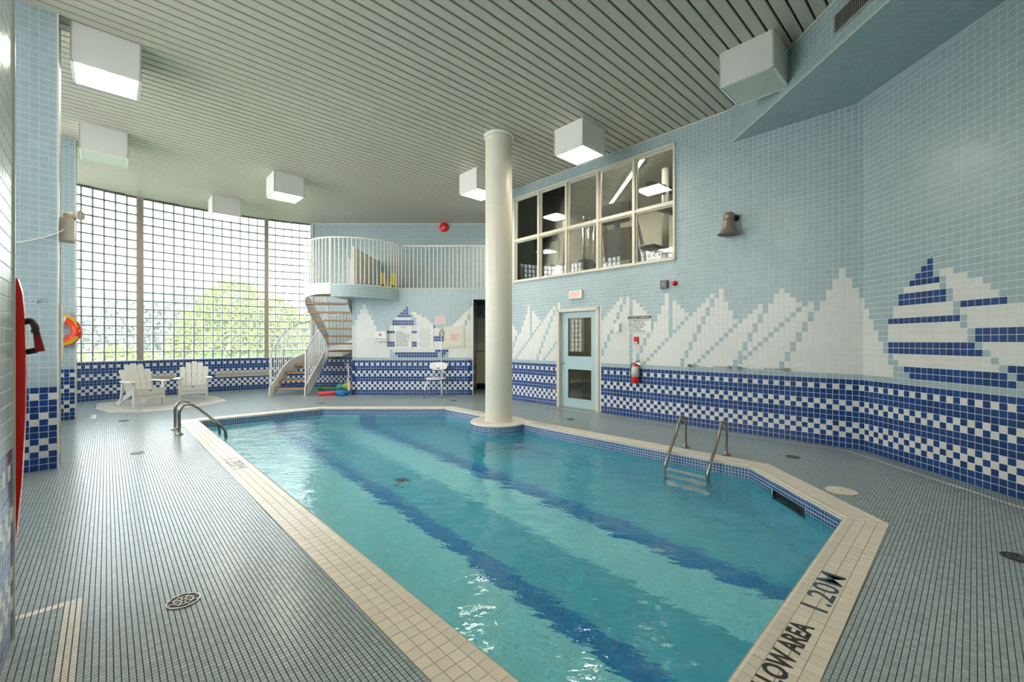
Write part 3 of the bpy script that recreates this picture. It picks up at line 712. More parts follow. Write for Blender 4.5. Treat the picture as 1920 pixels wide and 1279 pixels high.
def ring(r, z0, pitch, rows, m, name, gap):
    n = int(round(2*PI*r/pitch)); A_, R_ = np.meshgrid(np.arange(n)*2*PI/n, np.arange(rows)); A_ = A_.ravel(); R_ = R_.ravel()
    Nn = np.stack([np.cos(A_), np.sin(A_), 0*A_], 1); Tn = np.stack([-np.sin(A_), np.cos(A_), 0*A_], 1)
    P, F = shell(Nn*r+np.stack([0*A_, 0*A_, z0-(R_+.5)*pitch], 1), Tn, Z3[None]*np.ones((len(A_), 1)), Nn, (pitch-gap)/2, (pitch-gap)/2, .002, .001)
    o_ = link(name, mesh_q(name, P, F, [m]), plo); o_['kind'] = 'stuff'
ring(.4905, -.022, .0352, 4, M_BAND, 'band_tile_field', .005)
b = MB(); b.lathe([(.4908, -.165), (.4908, -.02)], 60); b.build('band_backing', M_GROUT, plo)
ring(.492, -.165, T, 14, M_TEALM, 'aqua_tile_field', .003)
# ---------------------------------------------------------------- coping lettering
def decktext(body, u, v, right, up, wd, ht, m, label, bold=.02):
    mw = RM(uv(u, v, .0092), v3(right), v3(up), (0, 0, 1))
    o_ = text(body, wd, ht, m, 0, 0, 0, None, 'painted_lettering', bold, mw=mw); return tag(o_, label, 'lettering')
decktext('1.20M', .520, 2.72, V, U, .49, .125, M_NAVY, 'faded navy depth mark 1.20M painted on the near right coping', .008)
decktext('SHALLOW AREA', .535, 1.74, V, U, .80, .10, M_INK, 'black words SHALLOW AREA painted on the near coping', .03)
M_FADE = mat('worn_grey_ink', (.36, .38, .37), .7)
decktext('1.20M', 6.1, 1.01, -U, V, .55, .15, M_FADE, 'worn pale depth mark painted on the left coping', 0)
M_FADE2 = mat('worn_brown_ink', (.30, .20, .15), .7)
decktext('1.20M', 4.70, 5.46, U, -V, .50, .13, M_FADE2, 'worn brownish depth mark painted on the coping right of the column', 0)
decktext('1.20M', 9.95, 2.6, -V*-1, U, .50, .12, M_FADE, 'worn depth mark painted on the coping of the far left pool corner', 0)
# ---------------------------------------------------------------- hand rails
def rail_curve(pts, n=6):
    out = []; P = [Vector(p) for p in pts]
    for i in range(len(P)-1):
        p0 = P[max(i-1, 0)]; p1 = P[i]; p2 = P[i+1]; p3 = P[min(i+2, len(P)-1)]
        for k in range(n):
            t_ = k/n; out.append(.5*((2*p1)+(p2-p0)*t_+(2*p0-5*p1+4*p2-p3)*t_**2+(3*p1-p0-3*p2+p3)*t_**3))
    out.append(P[-1]); return out
lad = empty('pool_ladder', LM(0, 0, 0), 'stainless pool ladder with two arched handrails on the right side of the pool', 'pool ladder')
for uu in (2.63, 2.11):
    pr = [(5.62, 0), (5.62, .17), (5.62, .31), (5.60, .385), (5.55, .425), (5.49, .42), (5.43, .36), (5.34, .22), (5.20, .05), (5.12, -.05), (5.08, -.13), (5.07, -.3), (5.07, -.62), (5.09, -.9)]
    b = MB(); b.tube(rail_curve([uv(uu, a_, z_) for a_, z_ in pr]), .019, 12); h_ = b.build('handrail', M_STEEL, lad)
    b = MB(); c = uv(uu, 5.62); b.lathe([(.05, .008), (.05, .016), (.03, .024), (.02, .05)], 20, M=Matrix.Translation(c)); b.build('flange', M_STEEL, h_)
for z_ in (-.27, -.52, -.77):
    b = MB(); b.beam(uv(2.62, 5.10, z_), uv(2.12, 5.10, z_), .09, .025); b.build('tread', M_WPAINT, lad)
hr = empty('grab_rails', LM(0, 0, 0), 'pair of arched stainless grab rails on the far left pool edge', 'handrail')
for uu in (8.74, 8.217):
    pr = [(.80, 0), (.80, .18), (.80, .33), (.825, .405), (.875, .445), (.95, .44), (1.03, .385), (1.13, .28), (1.26, .14), (1.345, .05), (1.385, -.02), (1.395, -.1), (1.395, -.22)]
    b = MB(); b.tube(rail_curve([uv(uu, a_, z_) for a_, z_ in pr]), .021, 12); h_ = b.build('rail', M_STEEL, hr)
    b = MB(); b.lathe([(.055, .004), (.055, .012), (.03, .022), (.022, .045)], 20, M=Matrix.Translation(uv(uu, .80))); b.build('flange', M_STEEL, h_)
# ---------------------------------------------------------------- floor drains and cover
def drain(x, y, r, label, full=True):
    e = empty('floor_drain', LM(x, y, .0035), label, 'floor drain', None)
    b = MB(); b.lathe([(r, 0), (r, .001)], 28); b.build('sump', M_BLACK, e)
    b = MB(); n = 28
    def annul(r0, r1):
        P = []; 
        for rr_ in (r0, r1):
            for z_ in (.001, .004): P += [(rr_*math.cos(2*PI*j/n), rr_*math.sin(2*PI*j/n), z_) for j in range(n)]
        F = []
        for j in range(n):
            k_ = (j+1) % n; F += [(n+j, 3*n+j, 3*n+k_, n+k_), (2*n+j, 2*n+k_, 3*n+k_, 3*n+j), (j, n+j, n+k_, k_)]
        b.add(P, F)
    annul(r*.9, r*1.0); annul(r*.5, r*.58); annul(r*.12, r*.24)
    for j in range(8): a_ = j*PI/4; b.beam((math.cos(a_)*r*.15, math.sin(a_)*r*.15, .0025), (math.cos(a_+.25)*r*.93, math.sin(a_+.25)*r*.93, .0025), r*.09, .003)
    for j in range(8): a_ = j*PI/4+PI/8; b.beam((math.cos(a_)*r*.55, math.sin(a_)*r*.55, .0025), (math.cos(a_-.25)*r*.93, math.sin(a_-.25)*r*.93, .0025), r*.07, .003)
    b.build('grate', M_STEEL, e)
drain(-1.79, 2.36, .078, 'round cast grate floor drain on the left deck, nearest to the camera')
drain(-4.75, 5.49, .075, 'small round floor drain on the left deck beside the grab rails')
drain(-6.89, 7.69, .075, 'small round floor drain in front of the far tiled pillar')
drain(-4.34, 9.86, .075, 'small round floor drain behind the pool in front of the noodles')
drain(-1.39, 10.29, .075, 'small round floor drain on the deck in front of the shower chair')
drain(1.05, 7.84, .075, 'small round floor drain in front of the pale blue door')
drain(3.43, 5.29, .078, 'round floor drain on the right deck behind the ladder')
drain(3.30, 2.83, .078, 'round grate floor drain at the right edge of the near deck')
e = empty('round_cover', LM(3.11, 4.09, .0035), 'cream round access cover plate set in the right deck', 'cover plate')
b = MB(); b.lathe([(.125, 0), (.125, .004), (.12, .006)], 36); b.build('plate', M_CREAM, e)
b = MB(); b.lathe([(.008, .006), (.008, .008)], 10); b.lathe([(.007, .006), (.007, .008)], 10, M=Matrix.Translation((.08, 0, 0))); b.lathe([(.007, .006), (.007, .008)], 10, M=Matrix.Translation((-.08, 0, 0))); b.build('screw', M_MGREY, e)
e = empty('main_drain', LM(-1.50, 5.85, ZF+.004), 'dark round main drain on the pool bed under the water', 'pool drain')
b = MB(); b.lathe([(.11, 0), (.10, .02), (.04, .035)], 20); b.build('grate', M_BLACK, e)
# ---------------------------------------------------------------- ceiling light boxes
def lightbox(u, v, lit, label, w_=.62, h_=.44):
    p = uv(u, v, ZC); e = empty('ceiling_light', RM(p, v3(-U), v3(-V)*-1*-1, (0, 0, 1)), label, 'ceiling light', None)
    e.matrix_local = Matrix.Translation(p) @ Matrix.Rotation(math.atan2(V[1], V[0]), 4, 'Z')
    b = MB(); t_ = .018
    for sx, sy, dx, dy in ((0, -1, w_, t_), (0, 1, w_, t_), (-1, 0, t_, w_), (1, 0, t_, w_)): b.box((w_/2+sx*(w_/2-t_/2), w_/2+sy*(w_/2-t_/2), -h_/2), (dx, dy, h_))
    b.box((w_/2, w_/2, -.01), (w_-.01, w_-.01, .02))
    b.build('housing', M_WPAINT, e)
    b = MB(); b.box((w_/2, w_/2, -h_+.008), (w_-.05, w_-.05, .006)); b.build('diffuser', M_LIT if lit else M_UNLIT, e)
    b = MB()
    for sx, sy, dx, dy in ((0, -1, w_-.03, .012), (0, 1, w_-.03, .012), (-1, 0, .012, w_-.03), (1, 0, .012, w_-.03)): b.box((w_/2+sx*(w_/2-.024), w_/2+sy*(w_/2-.024), -h_+.002), (dx, dy, .008))
    b.build('frame', M_WPAINT, e)
lightbox(7.01, -.306, True, 'large lit white box light on the ceiling by the near tiled pillar')
lightbox(10.14, -.34, False, 'unlit white box light on the ceiling above the far tiled pillar')
lightbox(12.95, 1.917, True, 'lit white box light on the ceiling, farthest, against the glass block wall')
lightbox(10.20, 2.60, True, 'lit white box light on the ceiling between the glass block wall and the column')
lightbox(7.10, 5.64, True, 'lit white box light on the ceiling partly hidden behind the column')
lightbox(4.35, 5.65, True, 'lit white box light on the ceiling in front of the upper window')
lightbox(1.596, 5.67, False, 'unlit white box light on the ceiling beside the tiled soffit')
lightbox(8.75, 7.75, True, 'unseen box light added behind the column to brighten the gallery')  # added lamp, hidden by the column, fills the gallery with light
lightbox(0.2, 1.2, True, 'unseen box light added over the near pool corner to brighten the near end')  # added lamp out of view above the camera, lifts the dark near end
lightbox(-.9, 3.9, True, 'unseen box light added over the near right deck to brighten the near end')  # added lamp out of view, lights the deck behind and beside the camera
lightbox(3.1, 1.2, True, 'unseen box light added on the ceiling above the left pool edge')  # extra lamp out of view, added beside the visible box lights
# ---------------------------------------------------------------- gym window in the right wall
WR = lambda u, z, off=0.: RM(uv(u, VR-off, z), v3(-U), (0, 0, 1), v3(-V))      # x right, y up, z towards the room
um = (WIN[0]+WIN[1])/2; ww, wh = WIN[1]-WIN[0], WIN[3]-WIN[2]
wn = link('window_7', None, None, WR(um, WIN[2])); wn['kind'] = 'structure'
def bars(lst, name, m, parent, mw=None):
    b = MB()
    for c, d in lst: b.bbox(c, d, .004)
    return b.build(name, m, parent, mw)
zo = -.03
bars([((0, .022, zo), (ww, .045, .14)), ((0, wh-.022, zo), (ww, .045, .14)), ((-ww/2+.02, wh/2, zo), (.04, wh, .14)), ((ww/2-.02, wh/2, zo), (.04, wh, .14))], 'frame', M_CPAINT, wn)
bars([((0, 1.0, zo), (ww, .055, .10))], 'rail', M_CPAINT, wn)
cw = ww/5
for i in range(1, 5): bars([((-ww/2+cw*i, wh/2, zo), (.055, wh, .12))], 'mullion', M_CPAINT, wn)
for i in range(5):
    for z0_, z1_ in ((.045, .97), (1.03, wh-.045)):
        xa, xb = -ww/2+cw*i+.03, -ww/2+cw*(i+1)-.03; cx = (xa+xb)/2
        bars([((cx, z0_+.01, zo-.01), (xb-xa, .022, .05)), ((cx, z1_-.01, zo-.01), (xb-xa, .022, .05)), ((xa+.01, (z0_+z1_)/2, zo-.01), (.022, z1_-z0_, .05)), ((xb-.01, (z0_+z1_)/2, zo-.01), (.022, z1_-z0_, .05))], 'sash', M_CPAINT, wn)
        b = MB(); b.box((cx, (z0_+z1_)/2, zo-.02), (xb-xa-.03, z1_-z0_-.03, .005)); b.build('pane', M_PANE, wn)
# gym room
def planebox(name, u0, u1, v0, v1, z0, z1, m):
    b = MB(); b.prism([uv(u0, v0)[:2], uv(u0, v1)[:2], uv(u1, v1)[:2], uv(u1, v0)[:2]], z0, z1); o_ = b.build(name, m); o_['kind'] = 'structure'; return o_
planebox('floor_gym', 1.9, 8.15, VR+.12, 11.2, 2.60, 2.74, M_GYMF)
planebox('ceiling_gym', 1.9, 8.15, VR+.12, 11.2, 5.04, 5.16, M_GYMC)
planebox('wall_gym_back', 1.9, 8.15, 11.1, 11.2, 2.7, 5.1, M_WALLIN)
planebox('wall_gym_near', 1.9, 2.0, VR+.12, 11.2, 2.7, 5.1, M_WALLIN)
planebox('wall_gym_far', 8.07, 8.14, VR+.12, 11.2, 2.7, 5.1, M_WALLIN)
M_TUBE = mat('lit_tube', (1, 1, 1), .5, emit=(1, .96, .88), estr=60)
for (x, y0, y1, lab) in ((2.58, 8.6, 12.0, 'long lit linear tube light on the gym ceiling behind the right panes'), (.80, 10.3, 11.4, 'short lit linear tube light on the gym ceiling behind the left panes')):
    e = empty('tube_light', LM(x, (y0+y1)/2, 5.04), lab, 'ceiling light')
    b = MB(); b.box((0, 0, -.02), (.09, y1-y0+.06, .04)); b.build('housing', M_WPAINT, e)
    b = MB(); b.box((0, 0, -.045), (.05, y1-y0, .012)); b.build('tube', M_TUBE, e)
e = empty('tube_light', Matrix.Translation(uv(5.2, 7.5, 5.04)) @ Matrix.Rotation(math.atan2(U[1], U[0]), 4, 'Z'), 'unseen tube light added just behind the window head to brighten the gym', 'ceiling light')  # added tube, kept out of sight above the glass, brightens the gym
MB().box((0, 0, -.02), (5.4, .09, .04)).build('housing', M_WPAINT, e); MB().box((0, 0, -.045), (5.3, .05, .012)).build('tube', M_TUBE, e)
for (u_c, lab) in ((7.5, 'small framed exercise chart on the gym back wall at the left'), (6.0, 'framed exercise chart on the gym back wall behind the step machine')):
    e = empty('wall_chart', RM(uv(u_c, 11.09, 3.35), v3(-U), (0, 0, 1), v3(-V)), lab, 'poster')
    bars([((0, .3, 0), (1.0, .62, .01))], 'sheet', M_SIGN, e)
    b = MB()
    for i in range(6):
        for j in range(3): b.box((-.4+i*.16, .12+j*.17, .007), (.05, .10, .002))
    b.build('print', M_MGREY, e)
def gymroot(u, v, rz, label, cat, name): return empty(name, Matrix.Translation(uv(u, v, 2.74)) @ Matrix.Rotation(math.atan2(V[1], V[0])+rz, 4, 'Z'), label, cat)
# stepper / treadmill / elliptical / weight tower
e = gymroot(7.6, 8.4, .3, 'dark elliptical trainer behind the leftmost gym panes', 'exercise machine', 'elliptical_trainer')
MB().tube([(-.6, 0, .06), (.6, 0, .06)], .04).tube([(-.6, -.25, .05), (-.6, .25, .05)], .035).tube([(.6, -.25, .05), (.6, .25, .05)], .035).build('base_frame', M_DGREY, e)
MB().lathe([(.3, -.05), (.32, 0), (.3, .05)], 24, M=Matrix.Translation((.3, 0, .42)) @ Matrix.Rotation(PI/2, 4, 'X')).build('flywheel', M_BLACK, e)
MB().tube([(.25, 0, .3), (.15, 0, 1.35)], .045).build('mast', M_MGREY, e)
for s_ in (-1, 1):
    MB().tube(rail_curve([(-.3, s_*.18, .25), (.1, s_*.25, .8), (.05, s_*.28, 1.3), (-.1, s_*.25, 1.6)]), .02).build('arm_lever', M_DGREY, e)
    MB().bbox((-.3, s_*.18, .22), (.4, .13, .05)).build('pedal', M_BLACK, e)
MB().bbox((.12, 0, 1.42), (.08, .34, .25), .02).build('console', M_BLACK, e)
e = gymroot(6.85, 9.9, -.2, 'dark treadmill with a round-edged console behind the second gym pane from the left', 'exercise machine', 'treadmill')
MB().bbox((0, 0, .14), (1.7, .75, .16), .02).build('deck', M_DGREY, e); MB().bbox((-.05, 0, .225), (1.4, .5, .012)).build('belt', M_BLACK, e)
for s_ in (-1, 1): MB().tube(rail_curve([(.65, s_*.36, .2), (.6, s_*.38, .8), (.45, s_*.36, 1.15), (.1, s_*.34, 1.1)]), .035).build('upright', M_MGREY, e)
MB().lathe([(.30, -.03), (.33, 0), (.28, .05)], 20, M=Matrix.Translation((.45, 0, 1.35)) @ Matrix.Rotation(-PI/2+.5, 4, 'Y')).build('console', M_BLACK, e)
e = gymroot(6.25, 8.2, 0, 'chrome posted weight stack machine behind the middle gym pane', 'exercise machine', 'weight_machine')
MB().bbox((0, 0, .05), (1.0, .9, .1), .01).build('base', M_DGREY, e)
for x_ in (-.35, -.15, .05, .25): MB().tube([(x_, -.2, .1), (x_, -.2, 1.5)], .02).build('guide_rod', M_CHROME, e)
for j in range(7): MB().bbox((-.25, -.2, .15+j*.06), (.3, .2, .05), .004).build('weight_plate', M_DGREY, e)
MB().tube([(-.4, .3, .1), (-.4, .3, 1.5), (.4, .3, 1.5), (.4, .3, .1)], .035).build('frame', M_MGREY, e)
MB().bbox((.25, .1, .5), (.35, .35, .07), .02).build('seat', M_BLACK, e)
e = gymroot(5.25, 8.2, .15, 'large dark stair climber with slanted side panel behind the fourth gym pane', 'exercise machine', 'stair_climber')
MB().prism([(-.6, 0), (.6, 0), (.45, .35), (-.1, 1.1), (-.35, 1.05), (-.2, .4)], -.3, .3, M=Matrix.Rotation(PI/2, 4, 'X')).build('body', M_DGREY, e)
MB().bbox((-.3, 0, 1.4), (.12, .6, .45), .04).build('console', M_BLACK, e)
MB().tube([(-.22, 0, .9), (-.3, 0, 1.35)], .06).build('neck', M_BLACK, e)
for s_ in (-1, 1): MB().tube(rail_curve([(.5, s_*.34, .2), (.25, s_*.36, .75), (-.1, s_*.36, 1.2), (-.35, s_*.34, 1.25)]), .04).build('handrail', M_MGREY, e)
for j in range(3): MB().box((.35-j*.16, 0, .3+j*.2), (.2, .5, .04)).build('step', M_BLACK, e)
e = gymroot(4.2, 8.35, 0, 'grey multi-station cable machine behind the rightmost gym pane', 'exercise machine', 'cable_machine')
for x_ in (-.25, .25): MB().tube([(x_, 0, 0), (x_, 0, 2.1)], .07).build('post', M_MGREY, e)
MB().beam((-.9, 0, 1.6), (.3, 0, 1.75), .09, .16).build('boom', M_BLACK, e); MB().beam((-.7, -.1, 1.2), (.1, 0, 1.3), .08, .1).build('arm', M_BLACK, e)
MB().tube([(.05, -.15, .2), (.1, -.15, 1.9)], .012).build('cable', M_BLACK, e); MB().bbox((0, 0, .06), (.9, .7, .12), .01).build('base', M_DGREY, e)
MB().bbox((-.5, .1, .5), (.6, .28, .08), .02).build('seat', M_BLACK, e)
# ---------------------------------------------------------------- door in the right wall
d = link('door_1', None, None, WR(5.65, 0)); d['kind'] = 'structure'
bars([((-.515, 1.05, -.03), (.07, 2.10, .14)), ((.515, 1.05, -.03), (.07, 2.10, .14)), ((0, 2.07, -.03), (1.1, .07, .14))], 'frame', M_CPAINT, d)
b = MB(); X0, X1 = -.475, .475; pa0, pa1 = -.30, .32
for (xa, xb, ya, yb) in ((X0, pa0, .02, 2.03), (pa1, X1, .02, 2.03), (pa0, pa1, .02, .2), (pa0, pa1, .83, 1.09), (pa0, pa1, 1.91, 2.03)): b.box(((xa+xb)/2, (ya+yb)/2, -.07), (xb-xa, yb-ya, .045))
lf = b.build('leaf', M_DOOR, d)
for ya, yb in ((.2, .83), (1.09, 1.91)):
    b = MB(); b.box(((pa0+pa1)/2, (ya+yb)/2, -.07), (pa1-pa0, yb-ya, .008)); b.build('pane', M_DPANE, lf)
    bars([(((pa0+pa1)/2, ya, -.045), (pa1-pa0, .02, .012)), (((pa0+pa1)/2, yb, -.045), (pa1-pa0, .02, .012)), ((pa0, (ya+yb)/2, -.045), (.02, yb-ya, .012)), ((pa1, (ya+yb)/2, -.045), (.02, yb-ya, .012))], 'glazing_bead', M_DOOR, lf)
b = MB(); b.lathe([(.028, 0), (.028, .01), (.012, .012), (.012, .04), (.026, .045), (.03, .06), (.02, .072)], 16, M=Matrix.Translation((-.43, .95, -.047))); b.build('knob', M_CHROME, lf)
planebox('wall_lobby', 4.6, 6.8, VR+1.5, VR+1.6, 0, 2.5, M_WALLIN)
planebox('floor_lobby', 4.6, 6.8, VR+.1, VR+1.5, -.1, 0, M_MGREY)
planebox('ceiling_lobby', 4.6, 6.8, VR+.1, VR+1.6, 2.45, 2.55, M_GYMC)
e = empty('lobby_fill_light', LM(*uv(5.7, VR+.8, 2.44)[:2], 2.44), 'unseen lit panel added on the lobby ceiling to brighten the space behind the door', 'ceiling light'); MB().box((0, 0, 0), (.6, .3, .02)).build('diffuser', mat('lobby_fill_glow', (1, 1, 1), .5, emit=(1, .93, .8), estr=8), e)  # added glowing panel, unseen, so the door panes are not dark
planebox('wall_lobby_left', 6.7, 6.8, VR+.1, VR+1.6, 0, 2.5, M_WALLIN)
planebox('wall_lobby_right', 4.6, 4.7, VR+.1, VR+1.6, 0, 2.5, M_WALLIN)
# ---------------------------------------------------------------- things on the right wall
def wr(name, u, z, label, cat): return empty(name, WR(u, z, .0035), label, cat)
e = wr('exit_sign', 5.67, 2.385, 'white exit sign with red letters above the pale blue door', 'exit sign')
M_EXIT = mat('exit_letters', (.85, .12, .08), .5, emit=(1, .10, .06), estr=.35)
bars([((0, 0, .03), (.34, .17, .06))], 'housing', M_SIGN, e); text('EXIT', .22, .11, M_EXIT, -.11, -.055, .0605, e, bold=.0)
b = MB(); b.add([(-.145, 0, .0605), (-.125, -.012, .0605), (-.125, .012, .0605)], [(0, 1, 2)]); b.add([(.145, 0, .0605), (.125, .012, .0605), (.125, -.012, .0605)], [(0, 1, 2)]); b.build('arrow', M_EXIT, e)
e = wr('emergency_notice', 4.218, 1.564, 'white emergency instruction sign above the fire extinguisher', 'sign')
bars([((0, .16, .004), (.49, .32, .006))], 'board', M_SIGN, e)
bars([((0, .29, .0085), (.47, .05, .002))], 'heading_bar', M_INK, e); text('IN THE EVENT OF EMERGENCY', .44, .028, M_SIGN, -.22, .276, .011, e, bold=.01)
text('PUSH EMERGENCY STOP\nBUTTON AND USE\nEMERGENCY PHONE\nAN AUDIBLE AND\nVISUAL SIGNAL\nWILL BE ACTIVATED', .42, .235, M_INK, -.22, .015, .008, e, bold=.015)
e = wr('call_button', 4.273, 1.375, 'small red emergency stop button box under the white notice', 'button')
bars([((0, .06, .02), (.085, .13, .04))], 'box', M_RED, e); bars([((0, .015, .041), (.07, .03, .003))], 'label_strip', M_SIGN, e); MB().lathe([(.022, .04), (.022, .055), (.016, .06)], 16, M=Matrix.Translation((0, .07, 0))).build('button', M_REDINK, e)
e = wr('fire_extinguisher', 4.25, .645, 'red fire extinguisher with white label hanging on the right wall', 'fire extinguisher')
Mx = Matrix.Translation((0, 0, .09)) @ Matrix.Rotation(-PI/2, 4, 'X')
MB().lathe([(.055, 0), (.068, .012), (.068, .14), (.068, .27), (.055, .31), (.025, .335), (.02, .36)], 24, M=Mx).build('cylinder', M_RED, e)
MB().lathe([(.0685, .12), (.0687, .27), (.056, .309)], 24, M=Mx).build('label_band', mat('ext_label', (.72, .68, .66), .4), e)
bars([((.01, .37, .09), (.05, .03, .04))], 'valve', M_CHROME, e)
MB().beam((-.01, .385, .09), (.12, .35, .11), .02, .008).build('handle', M_CHROME, e); MB().beam((0, .40, .09), (.10, .41, .10), .02, .008).build('lever', M_BLACK, e)
MB().tube(rail_curve([(-.02, .365, .09), (-.08, .34, .09), (-.095, .22, .09), (-.085, .08, .09)]), .01).build('hose', M_BLACK, e)
bars([((0, .2, .01), (.05, .34, .015))], 'bracket', M_MGREY, e)
e = wr('wall_switch', 4.80, 1.64, 'small white light switch on the sail mural right of the door', 'switch')
bars([((0, .05, .006), (.075, .115, .01))], 'plate', M_SIGN, e); bars([((0, .05, .014), (.012, .025, .01))], 'toggle', M_WPAINT, e)
e = wr('thermostat_box', 4.67, 1.60, 'white guarded box beside the light switch on the sail mural', 'thermostat')
bars([((0, .075, .025), (.13, .16, .05))], 'cover', M_SIGN, e); bars([((.055, .075, .0505), (.006, .13, .002))], 'grille', M_MGREY, e)
e = wr('horn_speaker', 3.718, 2.35, 'square grey alarm horn on the right wall beside the red strobe', 'alarm horn')
bars([((0, .06, .03), (.13, .14, .06))], 'housing', mat('grey_horn', (.13, .14, .15), .4), e); bars([((0, .06, .062), (.06, .075, .006))], 'grille', M_MGREY, e)
e = wr('alarm_strobe', 3.532, 2.415, 'small red alarm strobe beside the grey horn', 'alarm light')
MB().lathe([(.045, 0), (.045, .02), (.032, .03), (.034, .06), (.02, .085)], 18).build('lens', M_RED, e)
e = wr('wall_lamp', 2.56, 3.234, 'bell shaped bronze lamp with shade pointing down on the upper right wall', 'wall lamp')
M_BRZ = mat('bronze_paint', (.30, .24, .19), .35, metal=.3)
Mb = Matrix.Translation((-.03, -.17, .16)) @ Matrix.Rotation(-PI/2, 4, 'X') @ Matrix.Rotation(0, 4, 'Y')
MB().lathe([(.165, 0), (.155, .012), (.12, .05), (.09, .12), (.075, .2), (.072, .22)], 28, M=Mb).build('shade', M_BRZ, e)
MB().lathe([(.072, .22), (.08, .23), (.08, .31), (.06, .33)], 24, M=Mb).build('lamp_holder', M_BRZ, e)
MB().lathe([(.14, -.003), (.14, .001)], 24, M=Mb).build('lens', M_DGREY, e)
MB().tube([(-.03, .10, .16), (.02, .10, 0)], .02).lathe([(.05, 0), (.05, .012)], 18, M=Matrix.Translation((.02, .10, 0))).build('bracket', M_BLACK, e)
for ua, ub, lab in ((3.279, 2.606, 'left of two chrome towel bars above the blue dado'), (2.504, 1.828, 'right of two chrome towel bars above the blue dado')):
    L = ua-ub; e = wr('towel_bar', (ua+ub)/2, 1.01, lab, 'towel bar')
    MB().tube([(-L/2+.02, 0, .055), (L/2-.02, 0, .055)], .008).build('bar', M_CHROME, e)
    for s_ in (-1, 1): MB().bbox((s_*(L/2-.02), 0, .035), (.05, .045, .07), .006).build('bracket', M_CHROME, e)
# ---------------------------------------------------------------- soffit vent
e = empty('supply_vent', RM((XS-.004, 4.2, 4.79), (0, -1, 0), (0, 0, 1), (-1, 0, 0)), 'dark slotted air grille in the tiled soffit', 'vent')
L = 1.35; bars([((.25, .10, .006), (L, .02, .014)), ((.25, -.10, .006), (L, .02, .014)), ((.25-L/2, 0, .006), (.02, .22, .014)), ((.25+L/2, 0, .006), (.02, .22, .014))], 'frame', mat('grille_frame', (.45, .42, .36), .5), e)
b = MB(); b.box((.25, 0, .002), (L-.02, .18, .002)); b.build('duct', M_BLACK, e)
for i in range(54): MB().box((.25-L/2+.025+i*.0245, 0, .008), (.008, .18, .008)).build('blade', M_MGREY, e)
# ---------------------------------------------------------------- gallery and stair
landc = np.array([-4.2, 11.75]); LR = 1.3
a0 = math.atan2(10.462-landc[1], -4.38-landc[0]); a1 = math.atan2(YB-landc[1], math.sqrt(LR**2-(YB-landc[1])**2))
if a0 > a1: a0 -= 2*PI
arcp = [landc+LR*np.array([math.cos(a0+(a1-a0)*i/24), math.sin(a0+(a1-a0)*i/24)]) for i in range(25)]
ld = MB(); ld.prism(arcp+[np.array([-4.38, YB])], ZG-.30, ZG); landing = ld.build('landing_platform', [M_GROUT]); tag(landing, 'rounded tiled landing platform bulging out over the noodles below the gallery railing', 'landing')
rr = np.array([(i+.5) for i in range(24)])
La = LR*(a1-a0); nk = int(La/T); Cs = []; As = []; Ns = []
for k in range(nk):
    aa = a0+(k+.5)*T/LR; nv = np.array([math.cos(aa), math.sin(aa), 0]); tv = np.array([-math.sin(aa), math.cos(aa), 0])
    for r_ in range(4): Cs.append((landc[0]+LR*nv[0], landc[1]+LR*nv[1], ZG-.012-(r_+.5)*T)); As.append(tv); Ns.append(nv)
tiles(landing, np.array(Cs), np.array(As), Z3, np.array(Ns), (T-.004)/2, (T-.004)/2, 0, [M_PALE], nparts=130)
kx = np.arange(-5.6, -2.8, T); ky = np.arange(10.3, 11.5, T); K, R = np.meshgrid(kx, ky); K = K.ravel(); R = R.ravel(); ok = inpoly(np.stack([K, R], 1), arcp+[np.array([-4.38, YB])])
tiles(landing, np.stack([K[ok], R[ok], np.full(ok.sum(), ZG-.30)], 1), np.array([1., 0, 0]), np.array([0, -1., 0]), np.array([0, 0, -1.]), (T-.004)/2, (T-.004)/2, 0, [M_PALE], nparts=0)
# stringers
def smooth_path(pts, n=5): return rail_curve(pts, n)
zt = [0, .19, .38, .57, .76, .95, 1.15, 1.36, 1.57, 1.78, 1.99, 2.20, 2.41, 2.61, 2.80]
IN = [(-5.36, 11.35), (-5.36, 11.62), (-5.36, 11.89), (-5.36, 12.13), (-5.335, 12.27), (-5.25, 12.31), (-5.20, 12.24), (-5.205, 12.12), (-5.235, 11.95), (-5.30, 11.75), (-5.37, 11.58), (-5.41, 11.38), (-5.31, 11.08)]
OUTP = [(-6.26, 11.35), (-6.26, 11.62), (-6.26, 11.89), (-6.22, 12.3), (-5.95, 12.9), (-5.28, 13.22), (-4.72, 13.05), (-4.36, 12.65), (-4.29, 12.25), (-4.29, 11.97), (-4.29, 11.72), (-4.29, 11.48), (-4.29, 11.22)]
st = empty('spiral_staircase', LM(0, 0, 0), 'white spiral staircase with oak treads rising to the rounded landing', 'staircase')
for k in range(13):
    z = zt[k+1]; a_, b_ = np.array(IN[k]), np.array(OUTP[k])
    if k < 12: a2, b2 = np.array(IN[k+1]), np.array(OUTP[k+1])
    else: a2, b2 = np.array([-5.06, 10.86]), b_+np.array([0, -.24])
    f = 1.02
    poly = [a_, b_, b_+(b2-b_)*f, a_+(a2-a_)*f]
    poly = [a_*.985+b_*.015, a_*.015+b_*.985, (b_+(b2-b_)*f)*.985+(a_+(a2-a_)*f)*.015, (a_+(a2-a_)*f)*.985+(b_+(b2-b_)*f)*.015]
    b = MB(); b.prism(poly, z-.042, z-.004, 0); b.prism(poly, z-.004, z, 1); b.build('tread', [M_WOOD, M_TRDARK], st)
